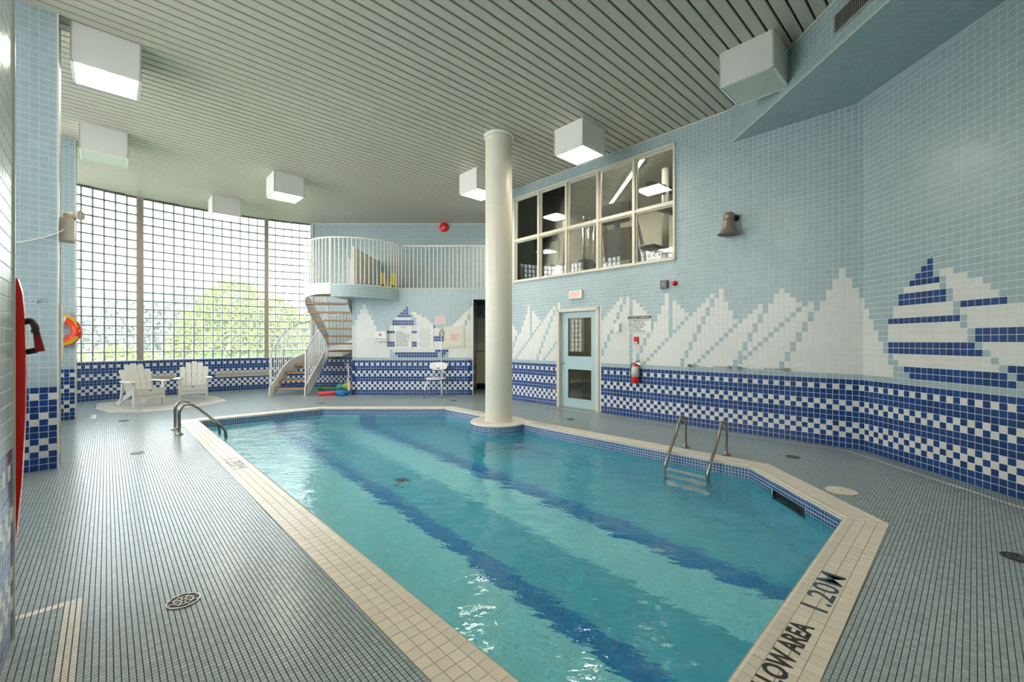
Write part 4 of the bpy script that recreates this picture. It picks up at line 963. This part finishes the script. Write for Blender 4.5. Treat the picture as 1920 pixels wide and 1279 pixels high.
def plate(path, lo, hi, th, name, parent, m=M_WPAINT):
    P = [Vector(p) for p in path]; vs = []; fs = []; k = len(P)
    for i, p in enumerate(P):
        d_ = (P[min(i+1, k-1)]-P[max(i-1, 0)]); d_.z = 0; d_.normalize(); nn = Vector((-d_.y, d_.x, 0))*th/2
        l_ = lo[i] if isinstance(lo, list) else lo; h_ = hi[i] if isinstance(hi, list) else hi
        for sg, dz in ((1, l_), (-1, l_), (-1, h_), (1, h_)): vs.append(p+nn*sg+Vector((0, 0, dz)))
    for i in range(k-1):
        for j in range(4): fs.append((i*4+j, i*4+(j+1) % 4, i*4+4+(j+1) % 4, i*4+4+j))
    fs += [(0, 1, 2, 3), ((k-1)*4+3, (k-1)*4+2, (k-1)*4+1, (k-1)*4)]
    return MB().add(vs, fs).build(name, m, parent)
ZLO = [0, 0, .17, .36, .55, .74, .93, 1.14, 1.35, 1.57, 1.80, 2.04, 2.34, 2.48]; ZHI = [.22, .34, .55, .74, .93, 1.12, 1.32, 1.53, 1.75, 1.98, 2.24, 2.50, 2.72, 2.79]
OLO = [0, 0, .17, .36, .55, .74, .93, 1.14, 1.34, 1.55, 1.76, 1.97, 2.18, 2.42]; OHI = [.22, .34, .55, .74, .93, 1.12, 1.32, 1.52, 1.74, 1.95, 2.16, 2.37, 2.58, 2.80]
bandp = [landc+LR*np.array([math.cos(q), math.sin(q)]) for q in np.linspace(a0-.75, a0, 6)]
inxy = [(-5.36, 11.2)]+IN[:-1]+[tuple(p) for p in bandp]; ilo = ZLO+[2.53, 2.55, 2.56, 2.56, 2.56]; ihi = ZHI+[2.81, 2.82, 2.83, 2.83, 2.83]
outxy = [(-6.28, 11.2)]+OUTP
def ribbon(xy, lo, hi, th, name, parent):
    L1 = smooth_path([(x, y, z) for (x, y), z in zip(xy, lo)]); H1 = smooth_path([(x, y, z) for (x, y), z in zip(xy, hi)])
    for p in L1: p.z = max(p.z, 0)
    vs = []; fs = []; k = len(L1)
    for i in range(k):
        d_ = L1[min(i+1, k-1)]-L1[max(i-1, 0)]; d_.z = 0; d_.normalize(); nn = Vector((-d_.y, d_.x, 0))*th/2
        vs += [L1[i]+nn, L1[i]-nn, H1[i]-nn, H1[i]+nn]
    for i in range(k-1):
        for j in range(4): fs.append((i*4+j, i*4+(j+1) % 4, i*4+4+(j+1) % 4, i*4+4+j))
    fs += [(3, 2, 1, 0), ((k-1)*4, (k-1)*4+1, (k-1)*4+2, (k-1)*4+3)]
    MB().add(vs, fs).build(name, M_WPAINT, parent); return H1
path_in = ribbon(inxy, ilo, ihi, .03, 'stringer', st); path_out = ribbon(outxy, OLO, OHI, .03, 'stringer', st)
# wedge floor between top tread and landing
top = MB(); tp_ = [(-5.30, 10.86), (-5.0, 10.72), (-4.7, 10.56), (-4.38, 10.475), (-4.29, 10.98), (-4.35, 10.985), (-5.3, 10.99)]
top.prism([(-5.15, 10.95), (-5.05, 10.86), (-4.85, 10.70), (-4.6, 10.56), (-4.385, 10.50), (-4.385, 10.99)], 2.74, 2.80); top.build('top_platform', M_TRDARK, st)
M_BAL = M_WPAINT
def railing(path, hgt, root, pitch=.1, z_off=.10, r=.008, top_r=.018, post=True):
    P = [Vector(p) for p in path]; tp = [p+Vector((0, 0, hgt)) for p in P]
    MB().tube(tp, top_r, 8).build('handrail', M_BAL, root)
    acc = 0; last = P[0]
    for i in range(1, len(P)):
        seg_ = (P[i]-P[i-1]); h2 = Vector((seg_.x, seg_.y, 0)).length
        while h2 > 1e-6 and acc+1e-9 < h2:
            f = acc/h2; q = P[i-1]+seg_*f
            MB().box((q.x, q.y, q.z+(z_off+hgt)/2), (2*r, 2*r, hgt-z_off)).build('baluster', M_BAL, root); acc += pitch
        acc -= h2
def rail_var(H1, hts, root, pitch):
    k = len(H1); hh = [hts[0]+(hts[1]-hts[0])*max(0, min(1, (i/k-.45)/.25)) for i in range(k)]
    MB().tube([p+Vector((0, 0, h)) for p, h in zip(H1, hh)], .018, 8).build('handrail', M_BAL, root)
    acc = .05
    for i in range(1, k):
        sg = H1[i]-H1[i-1]; L = Vector((sg.x, sg.y, 0)).length
        while L > 1e-6 and acc < L:
            f = acc/L; q = H1[i-1]+sg*f; h = hh[i-1]+(hh[i]-hh[i-1])*f
            MB().box((q.x, q.y, q.z+h/2), (.016, .016, h)).build('baluster', M_BAL, root); acc += pitch
        acc -= L
rail_var(path_out[2:], (.92, .97), st, .105)
rail_var(path_in[2:], (.92, 1.10), st, .10)
for p in (path_in[2], path_out[2]): MB().box((p[0], p[1], .60), (.03, .03, 1.16)).build('newel_post', M_BAL, st)
g = empty('gallery_railing', LM(0, 0, 0), 'long white baluster railing along the edge of the upper gallery', 'railing')
lr_path = [(p[0], p[1], ZG) for p in arcp]
railing(lr_path, 1.13, g, .1, .02)
railing([(arcp[-1][0]+.03, YB+.03, ZG), (xq-.06, YB+.03, ZG)], 1.13, g, .105, .02, r=.007)
# solid side panel on the gallery
e = empty('gallery_side_panel', LM(0, 0, ZG), 'solid white side panel on the upper gallery behind the curved railing', 'panel')
MB().bbox((-4.19, (YB+YW)/2+.02, .56), (.03, YW-YB-.14, 1.12), .004).build('sheet', M_WPAINT, e); MB().box((-4.19, YB+.06, .56), (.05, .05, 1.14)).build('post', M_WPAINT, e)
for x, y, lab in ((-3.72, 12.5, 'folded yellow wet floor sign standing on the gallery, left of two'), (-3.45, 12.6, 'folded yellow wet floor sign standing on the gallery, right of two')):
    e = empty('wet_floor_sign', LM(x, y, ZG, .2), lab, 'floor sign')
    for s_ in (-1, 1):
        b = MB(); b.prism([(-.13, 0), (.13, 0), (.05, .6), (-.05, .6)], -.008, .008, M=Matrix.Translation((0, s_*.07, 0)) @ Matrix.Rotation(s_*.1, 4, 'X') @ Matrix.Rotation(PI/2, 4, 'X')); b.build('leaf', M_YEL, e)
        MB().box((0, s_*.083-0, .18), (.08, .004, .12)).build('pictogram', M_BLACK, e)
# red bell on back wall
def bw(name, x, z, label, cat, y=YW): return empty(name, RM((x, y-.0035, z), (1, 0, 0), (0, 0, 1), (0, -1, 0)), label, cat)
e = bw('alarm_bell', -2.10, 4.93, 'round red fire alarm bell on the back wall under the ceiling', 'alarm bell')
MB().lathe([(.13, 0), (.145, .03), (.14, .06), (.10, .085), (.03, .095)], 28).build('gong', M_RED, e); MB().lathe([(.025, .095), (.02, .11)], 12).build('centre_bolt', M_SIGN, e); bars([((0, .14, .03), (.09, .08, .05))], 'bracket', M_RED, e)
# ---------------------------------------------------------------- things on the gallery front
def gf(name, px0, py0, px1, py1, label, cat):
    x0, x1 = (px0-960)/812*YB, (px1-960)/812*YB; z0, z1 = H+(640-py1)/812*YB, H+(640-py0)/812*YB
    e = bw(name, (x0+x1)/2, z0, label, cat, YB); return e, x1-x0, z1-z0
e, a_, h_ = gf('first_aid_box', 703.5, 620.8, 726.7, 640.5, 'white first aid kit box with red cross on the mural', 'first aid kit')
bars([((0, h_/2, .05), (a_, h_, .10))], 'case', M_SIGN, e); bars([((0, h_*.62, .101), (.02, .085, .003)), ((0, h_*.62, .101), (.085, .02, .003))], 'cross', M_REDINK, e); text('FIRST AID KIT', a_*.8, .032, M_INK, -a_*.4, .04, .1015, e, bold=.01)
bars([((0, h_-.02, .101), (a_*.9, .006, .002))], 'lid_seam', M_MGREY, e)
e, a_, h_ = gf('caution_notice', 740, 611, 772.5, 654.5, 'white caution notice with heavy black lettering on the ship mural', 'sign')
bars([((0, h_/2, .006), (a_, h_, .008))], 'board', M_SIGN, e); text('CAUTION', .16, .035, M_INK, -.08, h_-.065, .0105, e, bold=.01)
text('THIS POOL IS\nUNSUPERVISED.\nBATHERS UNDER TWELVE\nYEARS OF AGE ARE NOT\nALLOWED WITHIN THE\nPOOL ENCLOSURE\nUNLESS ACCOMPANIED\nBY A PARENT OR HIS\nAGENT WHO IS NOT\nLESS THAN 16 YEARS', a_*.84, h_*.66, M_INK, -a_*.42, .06, .0105, e, bold=.012)
e, a_, h_ = gf('pool_rules_board', 782, 611, 813, 655, 'pale pool rules board with fine grey print right of the caution notice', 'sign')
bars([((0, h_/2, .006), (a_, h_, .008))], 'board', M_SIGN, e)
b = MB()
for i in range(17): b.box((-.0+random.uniform(-.02, .01), h_-.06-i*.031, .0108), (a_*random.uniform(.55, .82), .007, .001))
b.build('printed_lines', M_MGREY, e)
e, a_, h_ = gf('pink_notice', 815.5, 593, 836, 609, 'small pinkish notice above the shower chair', 'sign')
bars([((0, h_/2, .005), (a_, h_, .006))], 'sheet', M_PINK, e); b = MB()
for i in range(5): b.box((0, .035+i*.038, .0088), (a_*.8, .008, .001))
b.build('printed_lines', mat('pink_ink', (.55, .30, .30), .6), e)
e, a_, h_ = gf('access_panel', 832.5, 613, 872, 653, 'cream square cabinet door with a pink label at its middle', 'wall cabinet')
bars([((0, h_/2, .01), (a_, h_, .02))], 'frame', M_CPAINT, e); dd = bars([((0, h_/2, .024), (a_-.07, h_-.07, .012))], 'door', M_CPAINT, e)
bars([((0, h_/2, .032), (.25, .17, .003))], 'label', M_PINK, dd); text('EMERGENCY\nPHONE\nDIAL 911', .2, .13, M_REDINK, -.1, h_/2-.065, .0345, dd, align='CENTER'); MB().lathe([(.01, .03), (.01, .04)], 10, M=Matrix.Translation((a_/2-.07, h_/2, 0))).build('latch', M_MGREY, dd)
e = empty('reaching_pole', LM(-1.845, YB-.07, 0), 'thin white reaching pole with hooked end standing behind the shower chair', 'pole')
MB().tube([(0, -.02, 0), (0, .03, 1.66)], .009).build('shaft', M_WPAINT, e)
MB().tube(rail_curve([(0, .03, 1.62), (-.05, .02, 1.56), (-.05, .02, 1.64), (0, .03, 1.70), (.05, .02, 1.66), (.06, .02, 1.60)]), .010).build('hook', mat('old_brass', (.22, .15, .08), .5, metal=.5), e)
e = empty('shower_partition', LM(-.62, 12.5, .2), 'beige two-part partition panel standing in the dark corridor right of the mural', 'partition')
for z0_, z1_ in ((0, .92), (.95, 1.88)): MB().bbox((.1, 0, (z0_+z1_)/2), (1.0, .03, z1_-z0_), .004).build('panel', M_WALLIN, e)
MB().beam((-.42, -.03, -.2), (-.42, -.03, 1.95), .04, .04).build('post', M_MGREY, e); MB().box((.1, -.02, 1.92), (1.05, .05, .03)).build('head_rail', M_MGREY, e)
# ---------------------------------------------------------------- shower chair
sc_ = empty('shower_chair', LM(-1.94, 11.02, 0, -.12), 'white plastic shower chair with chrome legs in front of the mural', 'chair')
b = MB(); prs = []
for i in range(28):
    a_ = 2*PI*i/28; ex = 2.6; cx, sy = math.cos(a_), math.sin(a_); prs.append((.25*math.copysign(abs(cx)**(2/ex), cx), .20*math.copysign(abs(sy)**(2/ex), sy)))
b.prism([(x*.9, y*.9) for x, y in prs], .445, .46); b.prism(prs, .46, .485); b.build('seat', M_WPAINT, sc_)
b = MB(); bk = []
for i in range(28):
    a_ = 2*PI*i/28; cx, sy = math.cos(a_), math.sin(a_); bk.append((.235*math.copysign(abs(cx)**.7, cx), .10*math.copysign(abs(sy)**.7, sy)))
b.prism(bk, -.012, .012, M=Matrix.Translation((0, .235, .77)) @ Matrix.Rotation(PI/2-.12, 4, 'X')); b.build('backrest', M_WPAINT, sc_)
MB().bbox((0, .218, .715), (.09, .02, .022), .006).build('hand_slot', M_BLACK, sc_)
for sx in (-1, 1):
    MB().tube([(sx*.12, .19, .46), (sx*.12, .235, .80)], .011).build('back_post', M_CHROME, sc_)
    for sy in (-1, 1):
        b = MB(); b.tube(rail_curve([(sx*.13, sy*.12, .45), (sx*.19, sy*.16, .40), (sx*.22, sy*.19, .2), (sx*.235, sy*.205, .02)]), .011); lg = b.build('leg', M_CHROME, sc_)
        MB().lathe([(.017, 0), (.015, .03)], 12, M=Matrix.Translation((sx*.235, sy*.205, 0))).build('rubber_foot', M_BLACK, lg)
# ---------------------------------------------------------------- adirondack chairs
def adirondack(mw, label):
    e = empty('garden_chair', mw, label, 'chair', 'white slatted garden chairs by the glass block wall')
    for sx in (-1, 1):
        MB().bbox((sx*.265, -.30, .26), (.032, .095, .52), .005).build('front_leg', M_HDPE, e)
        b = MB(); b.prism([(-.36, .28), (-.36, .36), (-.1, .35), (.55, .06), (.55, 0), (.42, 0), (-.1, .24)], -.014, .014, M=Matrix.Translation((sx*.235, 0, 0)) @ Matrix(((0, 0, 1, 0), (1, 0, 0, 0), (0, 1, 0, 0), (0, 0, 0, 1)))); b.build('side_rail', M_HDPE, e)
        b = MB(); b.prism([(sx*.245, -.38), (sx*.375, -.36), (sx*.385, -.2), (sx*.33, .2), (sx*.27, .30), (sx*.235, .28)], .52, .542); b.build('armrest', M_HDPE, e)
        MB().beam((sx*.26, .30, .10), (sx*.26, .20, .53), .03, .06).build('rear_post', M_HDPE, e)
    MB().bbox((0, -.355, .305), (.50, .022, .12), .004).build('apron', M_HDPE, e); MB().bbox((0, -.345, .20), (.50, .02, .075), .004).build('apron', M_HDPE, e)
    MB().bbox((.0, -.368, .34), (.06, .004, .02), .001).build('badge', M_DGREY, e)
    for i in range(5): MB().bbox((0, -.32+i*.092, .372-i*.026), (.50, .082, .02), .004, M=Matrix.Rotation(-.28, 3, 'X')).build('seat_slat', M_HDPE, e)
    for i in range(5):
        q = i-2; tw = q*.035; tp_ = .70-.035*q*q; wt_, wb = .056, .044
        pl = [(-wb, 0), (wb, 0), (wt_, tp_-.02-abs(q)*.01), (wt_*.8, tp_), (-wt_*.8, tp_+(.0 if q <= 0 else .0)), (-wt_, tp_-.02)]
        b = MB(); b.prism(pl, -.01, .01, M=Matrix.Translation((q*.098, .12+abs(q)*-.012, .27)) @ Matrix.Rotation(PI/2-.42, 4, 'X') @ Matrix.Rotation(-tw, 4, 'Z')); b.build('back_slat', M_HDPE, e)
    MB().beam((-.27, .235, .50), (.27, .235, .50), .03, .06).build('back_rail', M_HDPE, e)
    return e
adirondack(LM(-8.22, 9.62, 0, math.atan2(.89, .45)), 'white slatted garden chair by the glass block wall, left of two')
adirondack(LM(-7.74, 10.53, 0, math.atan2(.56, .83)), 'white slatted garden chair by the glass block wall, right of two')
# ---------------------------------------------------------------- dado register grilles
for i, (sa, sb, lab) in enumerate(((5.35, 5.88, 'short beige air register in the curved dado between the garden chairs'), (6.79, 8.14, 'long beige air register in the curved dado beside the staircase'))):
    e = empty('air_register', LM(0, 0, 0), lab, 'vent'); z0_, z1_ = .40, .54
    n_ = 10; b = MB(); b2_ = MB()
    for k in range(n_):
        s1_, s2_ = sa+(sb-sa)*k/n_, sa+(sb-sa)*(k+1)/n_; A_, B_ = arc(s1_), arc(s2_)
        q = [A_[0]+A_[2]*.02, B_[0]+B_[2]*.02, B_[0]+B_[2]*.004, A_[0]+A_[2]*.004]
        b.prism(q, z0_, z0_+.02); b.prism(q, z1_-.02, z1_)
        q2 = [A_[0]+A_[2]*.008, B_[0]+B_[2]*.008, B_[0]+B_[2]*.004, A_[0]+A_[2]*.004]; b2_.prism(q2, z0_+.02, z1_-.02)
    for s_ in (sa, sb): A_ = arc(s_); b.box((A_[0][0]+A_[2][0]*.012, A_[0][1]+A_[2][1]*.012, (z0_+z1_)/2), (.02, .02, z1_-z0_), rz=math.atan2(A_[1][1], A_[1][0]))
    b.build('frame', M_CPAINT, e); b2_.build('back', M_DGREY, e)
    for j in range(4):
        b = MB()
        for k in range(n_):
            s1_, s2_ = sa+(sb-sa)*k/n_, sa+(sb-sa)*(k+1)/n_; A_, B_ = arc(s1_), arc(s2_)
            b.prism([A_[0]+A_[2]*.018, B_[0]+B_[2]*.018, B_[0]+B_[2]*.008, A_[0]+A_[2]*.008], z0_+.03+j*.024, z0_+.042+j*.024)
        b.build('blade', M_CPAINT, e)
# ---------------------------------------------------------------- pool toys at the stair foot
def noodle(p, q, r, m, label, z=None):
    p = Vector((*p, r if z is None else z)); q = Vector((*q, r if z is None else z)); e = empty('pool_noodle', Matrix.Translation(p), label, 'pool noodle')
    d_ = q-p; MB().tube([(0, 0, 0), d_], r, 14).build('foam', m, e)
    dn = d_.normalized(); MB().tube([-dn*.002, dn*.002], r*.35, 10).build('bore', M_BLACK, e)
M_NRED = mat('red_foam', (.75, .07, .08), .7); M_NBLU = mat('blue_foam', (.01, .17, .48), .7); M_NGRN = mat('green_foam', (.12, .45, .08), .7); M_NNAV = mat('navy_foam', (.05, .12, .30), .7)
noodle((-4.98, 11.15), (-4.35, 11.62), .055, M_NRED, 'red foam noodle lying foremost of the pile at the stair foot')
noodle((-4.56, 11.22), (-4.23, 11.36), .07, M_NBLU, 'thick bright blue foam noodle lying beside the red one')
noodle((-5.6, 12.55), (-4.4, 12.1), .05, M_NGRN, 'long green foam noodle lying under the spiral staircase')
noodle((-5.15, 11.92), (-4.85, 11.86), .05, M_NNAV, 'dark blue foam noodle lying behind the red one')
noodle((-4.42, 11.10), (-4.30, 11.13), .035, M_NBLU, 'short thin blue foam noodle end near the mural corner')
e = empty('toy_bag', LM(-4.55, 12.0, .08), 'multicoloured mesh bag of pool toys lying on the noodles', 'toy bag')
cols_ = [mat('toy_teal', (.10, .45, .42), .6), mat('toy_lime', (.35, .55, .08), .6), mat('toy_orange', (.75, .25, .05), .6), mat('toy_maroon', (.30, .04, .08), .6)]
for i, (dx, dy, dz, r_) in enumerate(((-.2, 0, .05, .11), (.0, -.05, .07, .12), (.14, .0, .05, .10), (.24, .05, .08, .08))):
    MB().lathe([(r_*math.sin(PI*k/8)+.002, -r_*math.cos(PI*k/8)*.75) for k in range(9)], 14, M=Matrix.Translation((dx, dy, dz+.03))).build('toy', cols_[i], e)
e = empty('streamer_bundle', LM(-4.255, 11.33, 0), 'tall thin bundle of white and orange pool toys leaning at the tiled mural corner', 'toy bundle')
M_LIL = mat('lilac_foam', (.62, .55, .72), .7); M_PEACH = mat('peach_foam', (.85, .50, .35), .7)
MB().tube(rail_curve([(-.02, 0, .10), (-.03, .0, .35), (-.02, .01, .6), (-.06, .02, .78)]), .022, 8).build('stick', M_LIL, e)
MB().tube([(0, -.01, .0), (.0, 0, .34)], .028, 8).build('float', M_PEACH, e)
for i in range(7): a_ = i*.9; MB().tube([(-.06, .02, .76), (-.06+.07*math.cos(a_), .02+.03*math.sin(a_), .83+.02*(i % 3))], .007, 6).build('tassel', M_BLACK if i % 2 else M_WPAINT, e)
# ---------------------------------------------------------------- left side things
# red spine board on the end of the near pier
e = empty('spine_board', RM(uv(3.14+.03, VL, 0), v3(-V), (0, 0, 1), v3(U)), 'long red plastic rescue board hanging at the end of the near left wall', 'rescue board')
prb = [(.02, .25), (-.008, .45), (-.028, .75), (-.038, 1.05), (-.040, 1.35), (-.036, 1.55), (-.028, 1.66), (-.015, 1.72), (.02, 1.76), (.3, 1.76), (.36, 1.66), (.37, 1.3), (.36, .75), (.30, .25)]
b = MB(); b.prism(prb, .0, .055); b.build('board', M_RED, e)
for y_ in (.55, .75, .98, 1.2): MB().bbox((.06, y_, .03), (.03, .13, .06), .006).build('hand_slot', M_BLACK, e)
MB().tube(rail_curve([(-.03, 1.51, .03), (-.055, 1.52, .02), (-.072, 1.49, .0), (-.07, 1.46, .0)]), .014, 8).build('strap', M_BLACK, e)
MB().tube([(-.04, 1.365, .03), (-.075, 1.375, .02)], .014, 8).build('strap', M_BLACK, e)
b = MB(); b.prism([(-.062, 1.48), (-.082, 1.485), (-.105, 1.37), (-.072, 1.365)], .0, .03); b.build('head_strap', mat('maroon_strap', (.35, .01, .02), .6), e)
# robe hook, emergency light, cable, side board, life ring
def uface(u, v, z): return RM(uv(u, v, z), v3(V), (0, 0, 1), v3(-U))
e = empty('robe_hook', uface(6.971, -.585, 1.85), 'small chrome robe hook on the near tiled pillar', 'hook')
MB().bbox((.03, 0, .006), (.02, .04, .01), .002).build('plate', M_CHROME, e); MB().tube([(.03, 0, .005), (.03, 0, .05), (-.02, .0, .07)], .008, 8).build('peg', M_CHROME, e)
def vface(u, v, z): return RM(uv(u, v, z), v3(-U), (0, 0, 1), v3(V))
M_BOXC = mat('aged_beige_plastic', (.62, .54, .42), .5)
e = empty('emergency_light', vface(7.14, -.396, 2.57), 'beige battery box with twin spotlights on the near pillar', 'emergency light')
bars([((0, .12, .065), (.22, .25, .12))], 'battery_box', M_BOXC, e); 
for sx in (-.03, .06): MB().lathe([(.03, 0), (.05, .03), (.055, .06), (.05, .065)], 18, M=Matrix.Translation((sx, .30, .07+sx)) @ Matrix.Rotation(.6 if sx > 0 else -.5, 4, 'Y')).tube([(sx, .24, .07+sx), (sx, .29, .07+sx)], .012).build('lamp_head', M_BOXC, e)
MB().bbox((-.05, .03, .128), (.03, .02, .006), .002).build('test_switch', M_BLACK, e)
cb = MB(); cb.tube(rail_curve([uv(6.95, -1.3, 2.36), uv(6.93, -1.0, 2.40), uv(6.93, -.7, 2.46), uv(6.95, -.45, 2.58), uv(7.05, -.34, 2.70), uv(7.10, -.31, 2.78)]), .009, 6)
tag(cb.build('power_cable', M_SIGN), 'thin white cable sagging across the near pillar to the battery box', 'cable')
e = empty('side_board', vface(7.12, -.396, 1.17), 'narrow white board edge fixed to the side of the near pillar', 'board')
bars([((0, .33, .012), (.26, .66, .022))], 'panel', M_SIGN, e); bars([((-.13, .33, .014), (.012, .66, .028)), ((.13, .33, .014), (.012, .66, .028))], 'frame', M_BEAD, e)
e = empty('life_ring', uface(11.125, -.60, 1.60), 'orange life ring with yellow rope hanging on the far pillar', 'life ring')
b = MB(); n_ = 28; P = []; 
cir = [(math.cos(2*PI*i/n_)*.21, math.sin(2*PI*i/n_)*.21, .075) for i in range(n_+1)]
b.tube(cir, .072, 12, cap=False); b.build('ring', M_ORANGE, e)
for q in range(2):
    aa = PI/4+.6+q*PI; seg_ = [(math.cos(aa+t_)*.21, math.sin(aa+t_)*.21, .075) for t_ in (-.14, -.05, .05, .14)]; MB().tube(seg_, .0735, 12, cap=False).build('white_band', M_SIGN, e)
for q in range(3): MB().tube(rail_curve([(math.cos(t_)*(.22+.02*q), math.sin(t_)*(.24+.02*q)+.02, .15+.01*q+.01*math.sin(5*t_+q)) for t_ in np.linspace(.2+q*.3, 5.8, 12)]), .007, 6).build('rope', M_YEL, e)
# ---------------------------------------------------------------- outside
M_GRASS = mat('lawn', (.10, .19, .04), .9, noise=.3, nscale=.8)
M_LEAF = mat('spring_leaves', (.30, .37, .07), .6, var=.35); M_LEAFD = mat('hedge_leaves', (.15, .28, .05), .6, var=.35); M_LEAFG = mat('hazed_leaves', (.36, .37, .37), .7, var=.15); M_BARK = mat('bark', (.12, .09, .06), .9)  # grey of the farthest leaves is haze put into their colour
me = bpy.data.meshes.new('lawn'); me.from_pydata([(-120, 5, -.6), (60, 14.2, -.6), (60, 120, -.6), (-120, 120, -.6)], [], [(0, 1, 2, 3)]); me.materials.append(M_GRASS); me.update()
lw = link('lawn_ground', me); lw['kind'] = 'structure'
def foliage(name, blobs, nleaf, m, sz, label, cat, trunk=None, group=None):
    x, y = np.mean([b_[0] for b_ in blobs]), np.mean([b_[1] for b_ in blobs]); e = empty(name, LM(x, y, -.6), label, cat, group)
    wts = np.array([b_[3]*b_[4] for b_ in blobs]); wts = wts/wts.sum(); Cc = []
    for b_, w_ in zip(blobs, wts):
        k = int(nleaf*w_); d_ = rng.normal(size=(k, 3)); d_ /= np.linalg.norm(d_, axis=1)[:, None]; rad = rng.uniform(.72, 1.05, k)[:, None]
        Cc.append(np.array([b_[0]-x, b_[1]-y, b_[2]+.6])+d_*rad*np.array([b_[3], b_[3], b_[4]]))
    Cc = np.concatenate(Cc); k = len(Cc); A1 = rng.normal(size=(k, 3)); A1 /= np.linalg.norm(A1, axis=1)[:, None]; B1 = np.cross(A1, rng.normal(size=(k, 3))); B1 /= np.linalg.norm(B1, axis=1)[:, None]
    s_ = rng.uniform(.6, 1.3, k)[:, None]*sz
    P = np.stack([Cc-A1*s_, Cc-B1*s_*.45, Cc+A1*s_, Cc+B1*s_*.45], 1).reshape(-1, 3); F = np.arange(k*4).reshape(-1, 4)
    link('foliage', mesh_q('foliage', P, F, [m]), e)['kind'] = 'stuff'
    if trunk: MB().tube([(0, 0, 0), (.05, 0, trunk*.5), (0, .05, trunk)], [.16, .12, .07], 8).build('trunk', M_BARK, e)
foliage('leafy_tree', [(-17.5, 26, 1.9, 2.2, 1.9), (-16.2, 25.4, 3.5, 1.7, 1.5), (-14.6, 25.5, 2.1, 2.2, 2.0), (-18.6, 26, .8, 1.8, 1.6), (-12.8, 26, 1.3, 1.9, 1.8), (-15.5, 25, .6, 2.4, 1.6)], 26000, M_LEAF, .13, 'bright green leafy tree outside, behind the middle of the glass block wall', 'tree', 3)
foliage('leafy_bush', [(-21.0, 20.6, .0, 1.3, 1.0), (-19.2, 20.9, .1, 1.3, 1.05), (-17.6, 21.0, 0, 1.2, .9)], 9000, M_LEAF, .11, 'low bright bush outside, behind the left end of the glass block wall', 'bush')
foliage('hedge', [(-14.3, 20.6, -.1, 1.5, .85), (-12.5, 21, -.1, 1.5, .9), (-11.2, 22, 0, 1.5, 1.0), (-9.4, 22.3, 0, 1.3, .9)], 9000, M_LEAFD, .11, 'low green hedge outside along the foot of the glass block wall', 'hedge')
foliage('distant_trees', [(-44, 50, 2.6, 4, 4), (-38, 52, 3.4, 4, 4.6), (-33, 54, 2.6, 4, 3.6), (-50, 48, 2.2, 4, 3.2)], 9000, M_LEAFG, .4, 'trees far outside, haze put into their grey colour, behind the left glass blocks', 'tree')
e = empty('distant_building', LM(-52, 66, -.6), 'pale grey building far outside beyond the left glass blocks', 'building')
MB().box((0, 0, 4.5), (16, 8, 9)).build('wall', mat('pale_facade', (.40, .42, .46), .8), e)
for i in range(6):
    for j in range(3): MB().box((-6.5+i*2.6, -4.02, 2+j*2.6), (1.4, .08, 1.5)).build('window', mat('pale_window', (.45, .50, .56), .4), e)
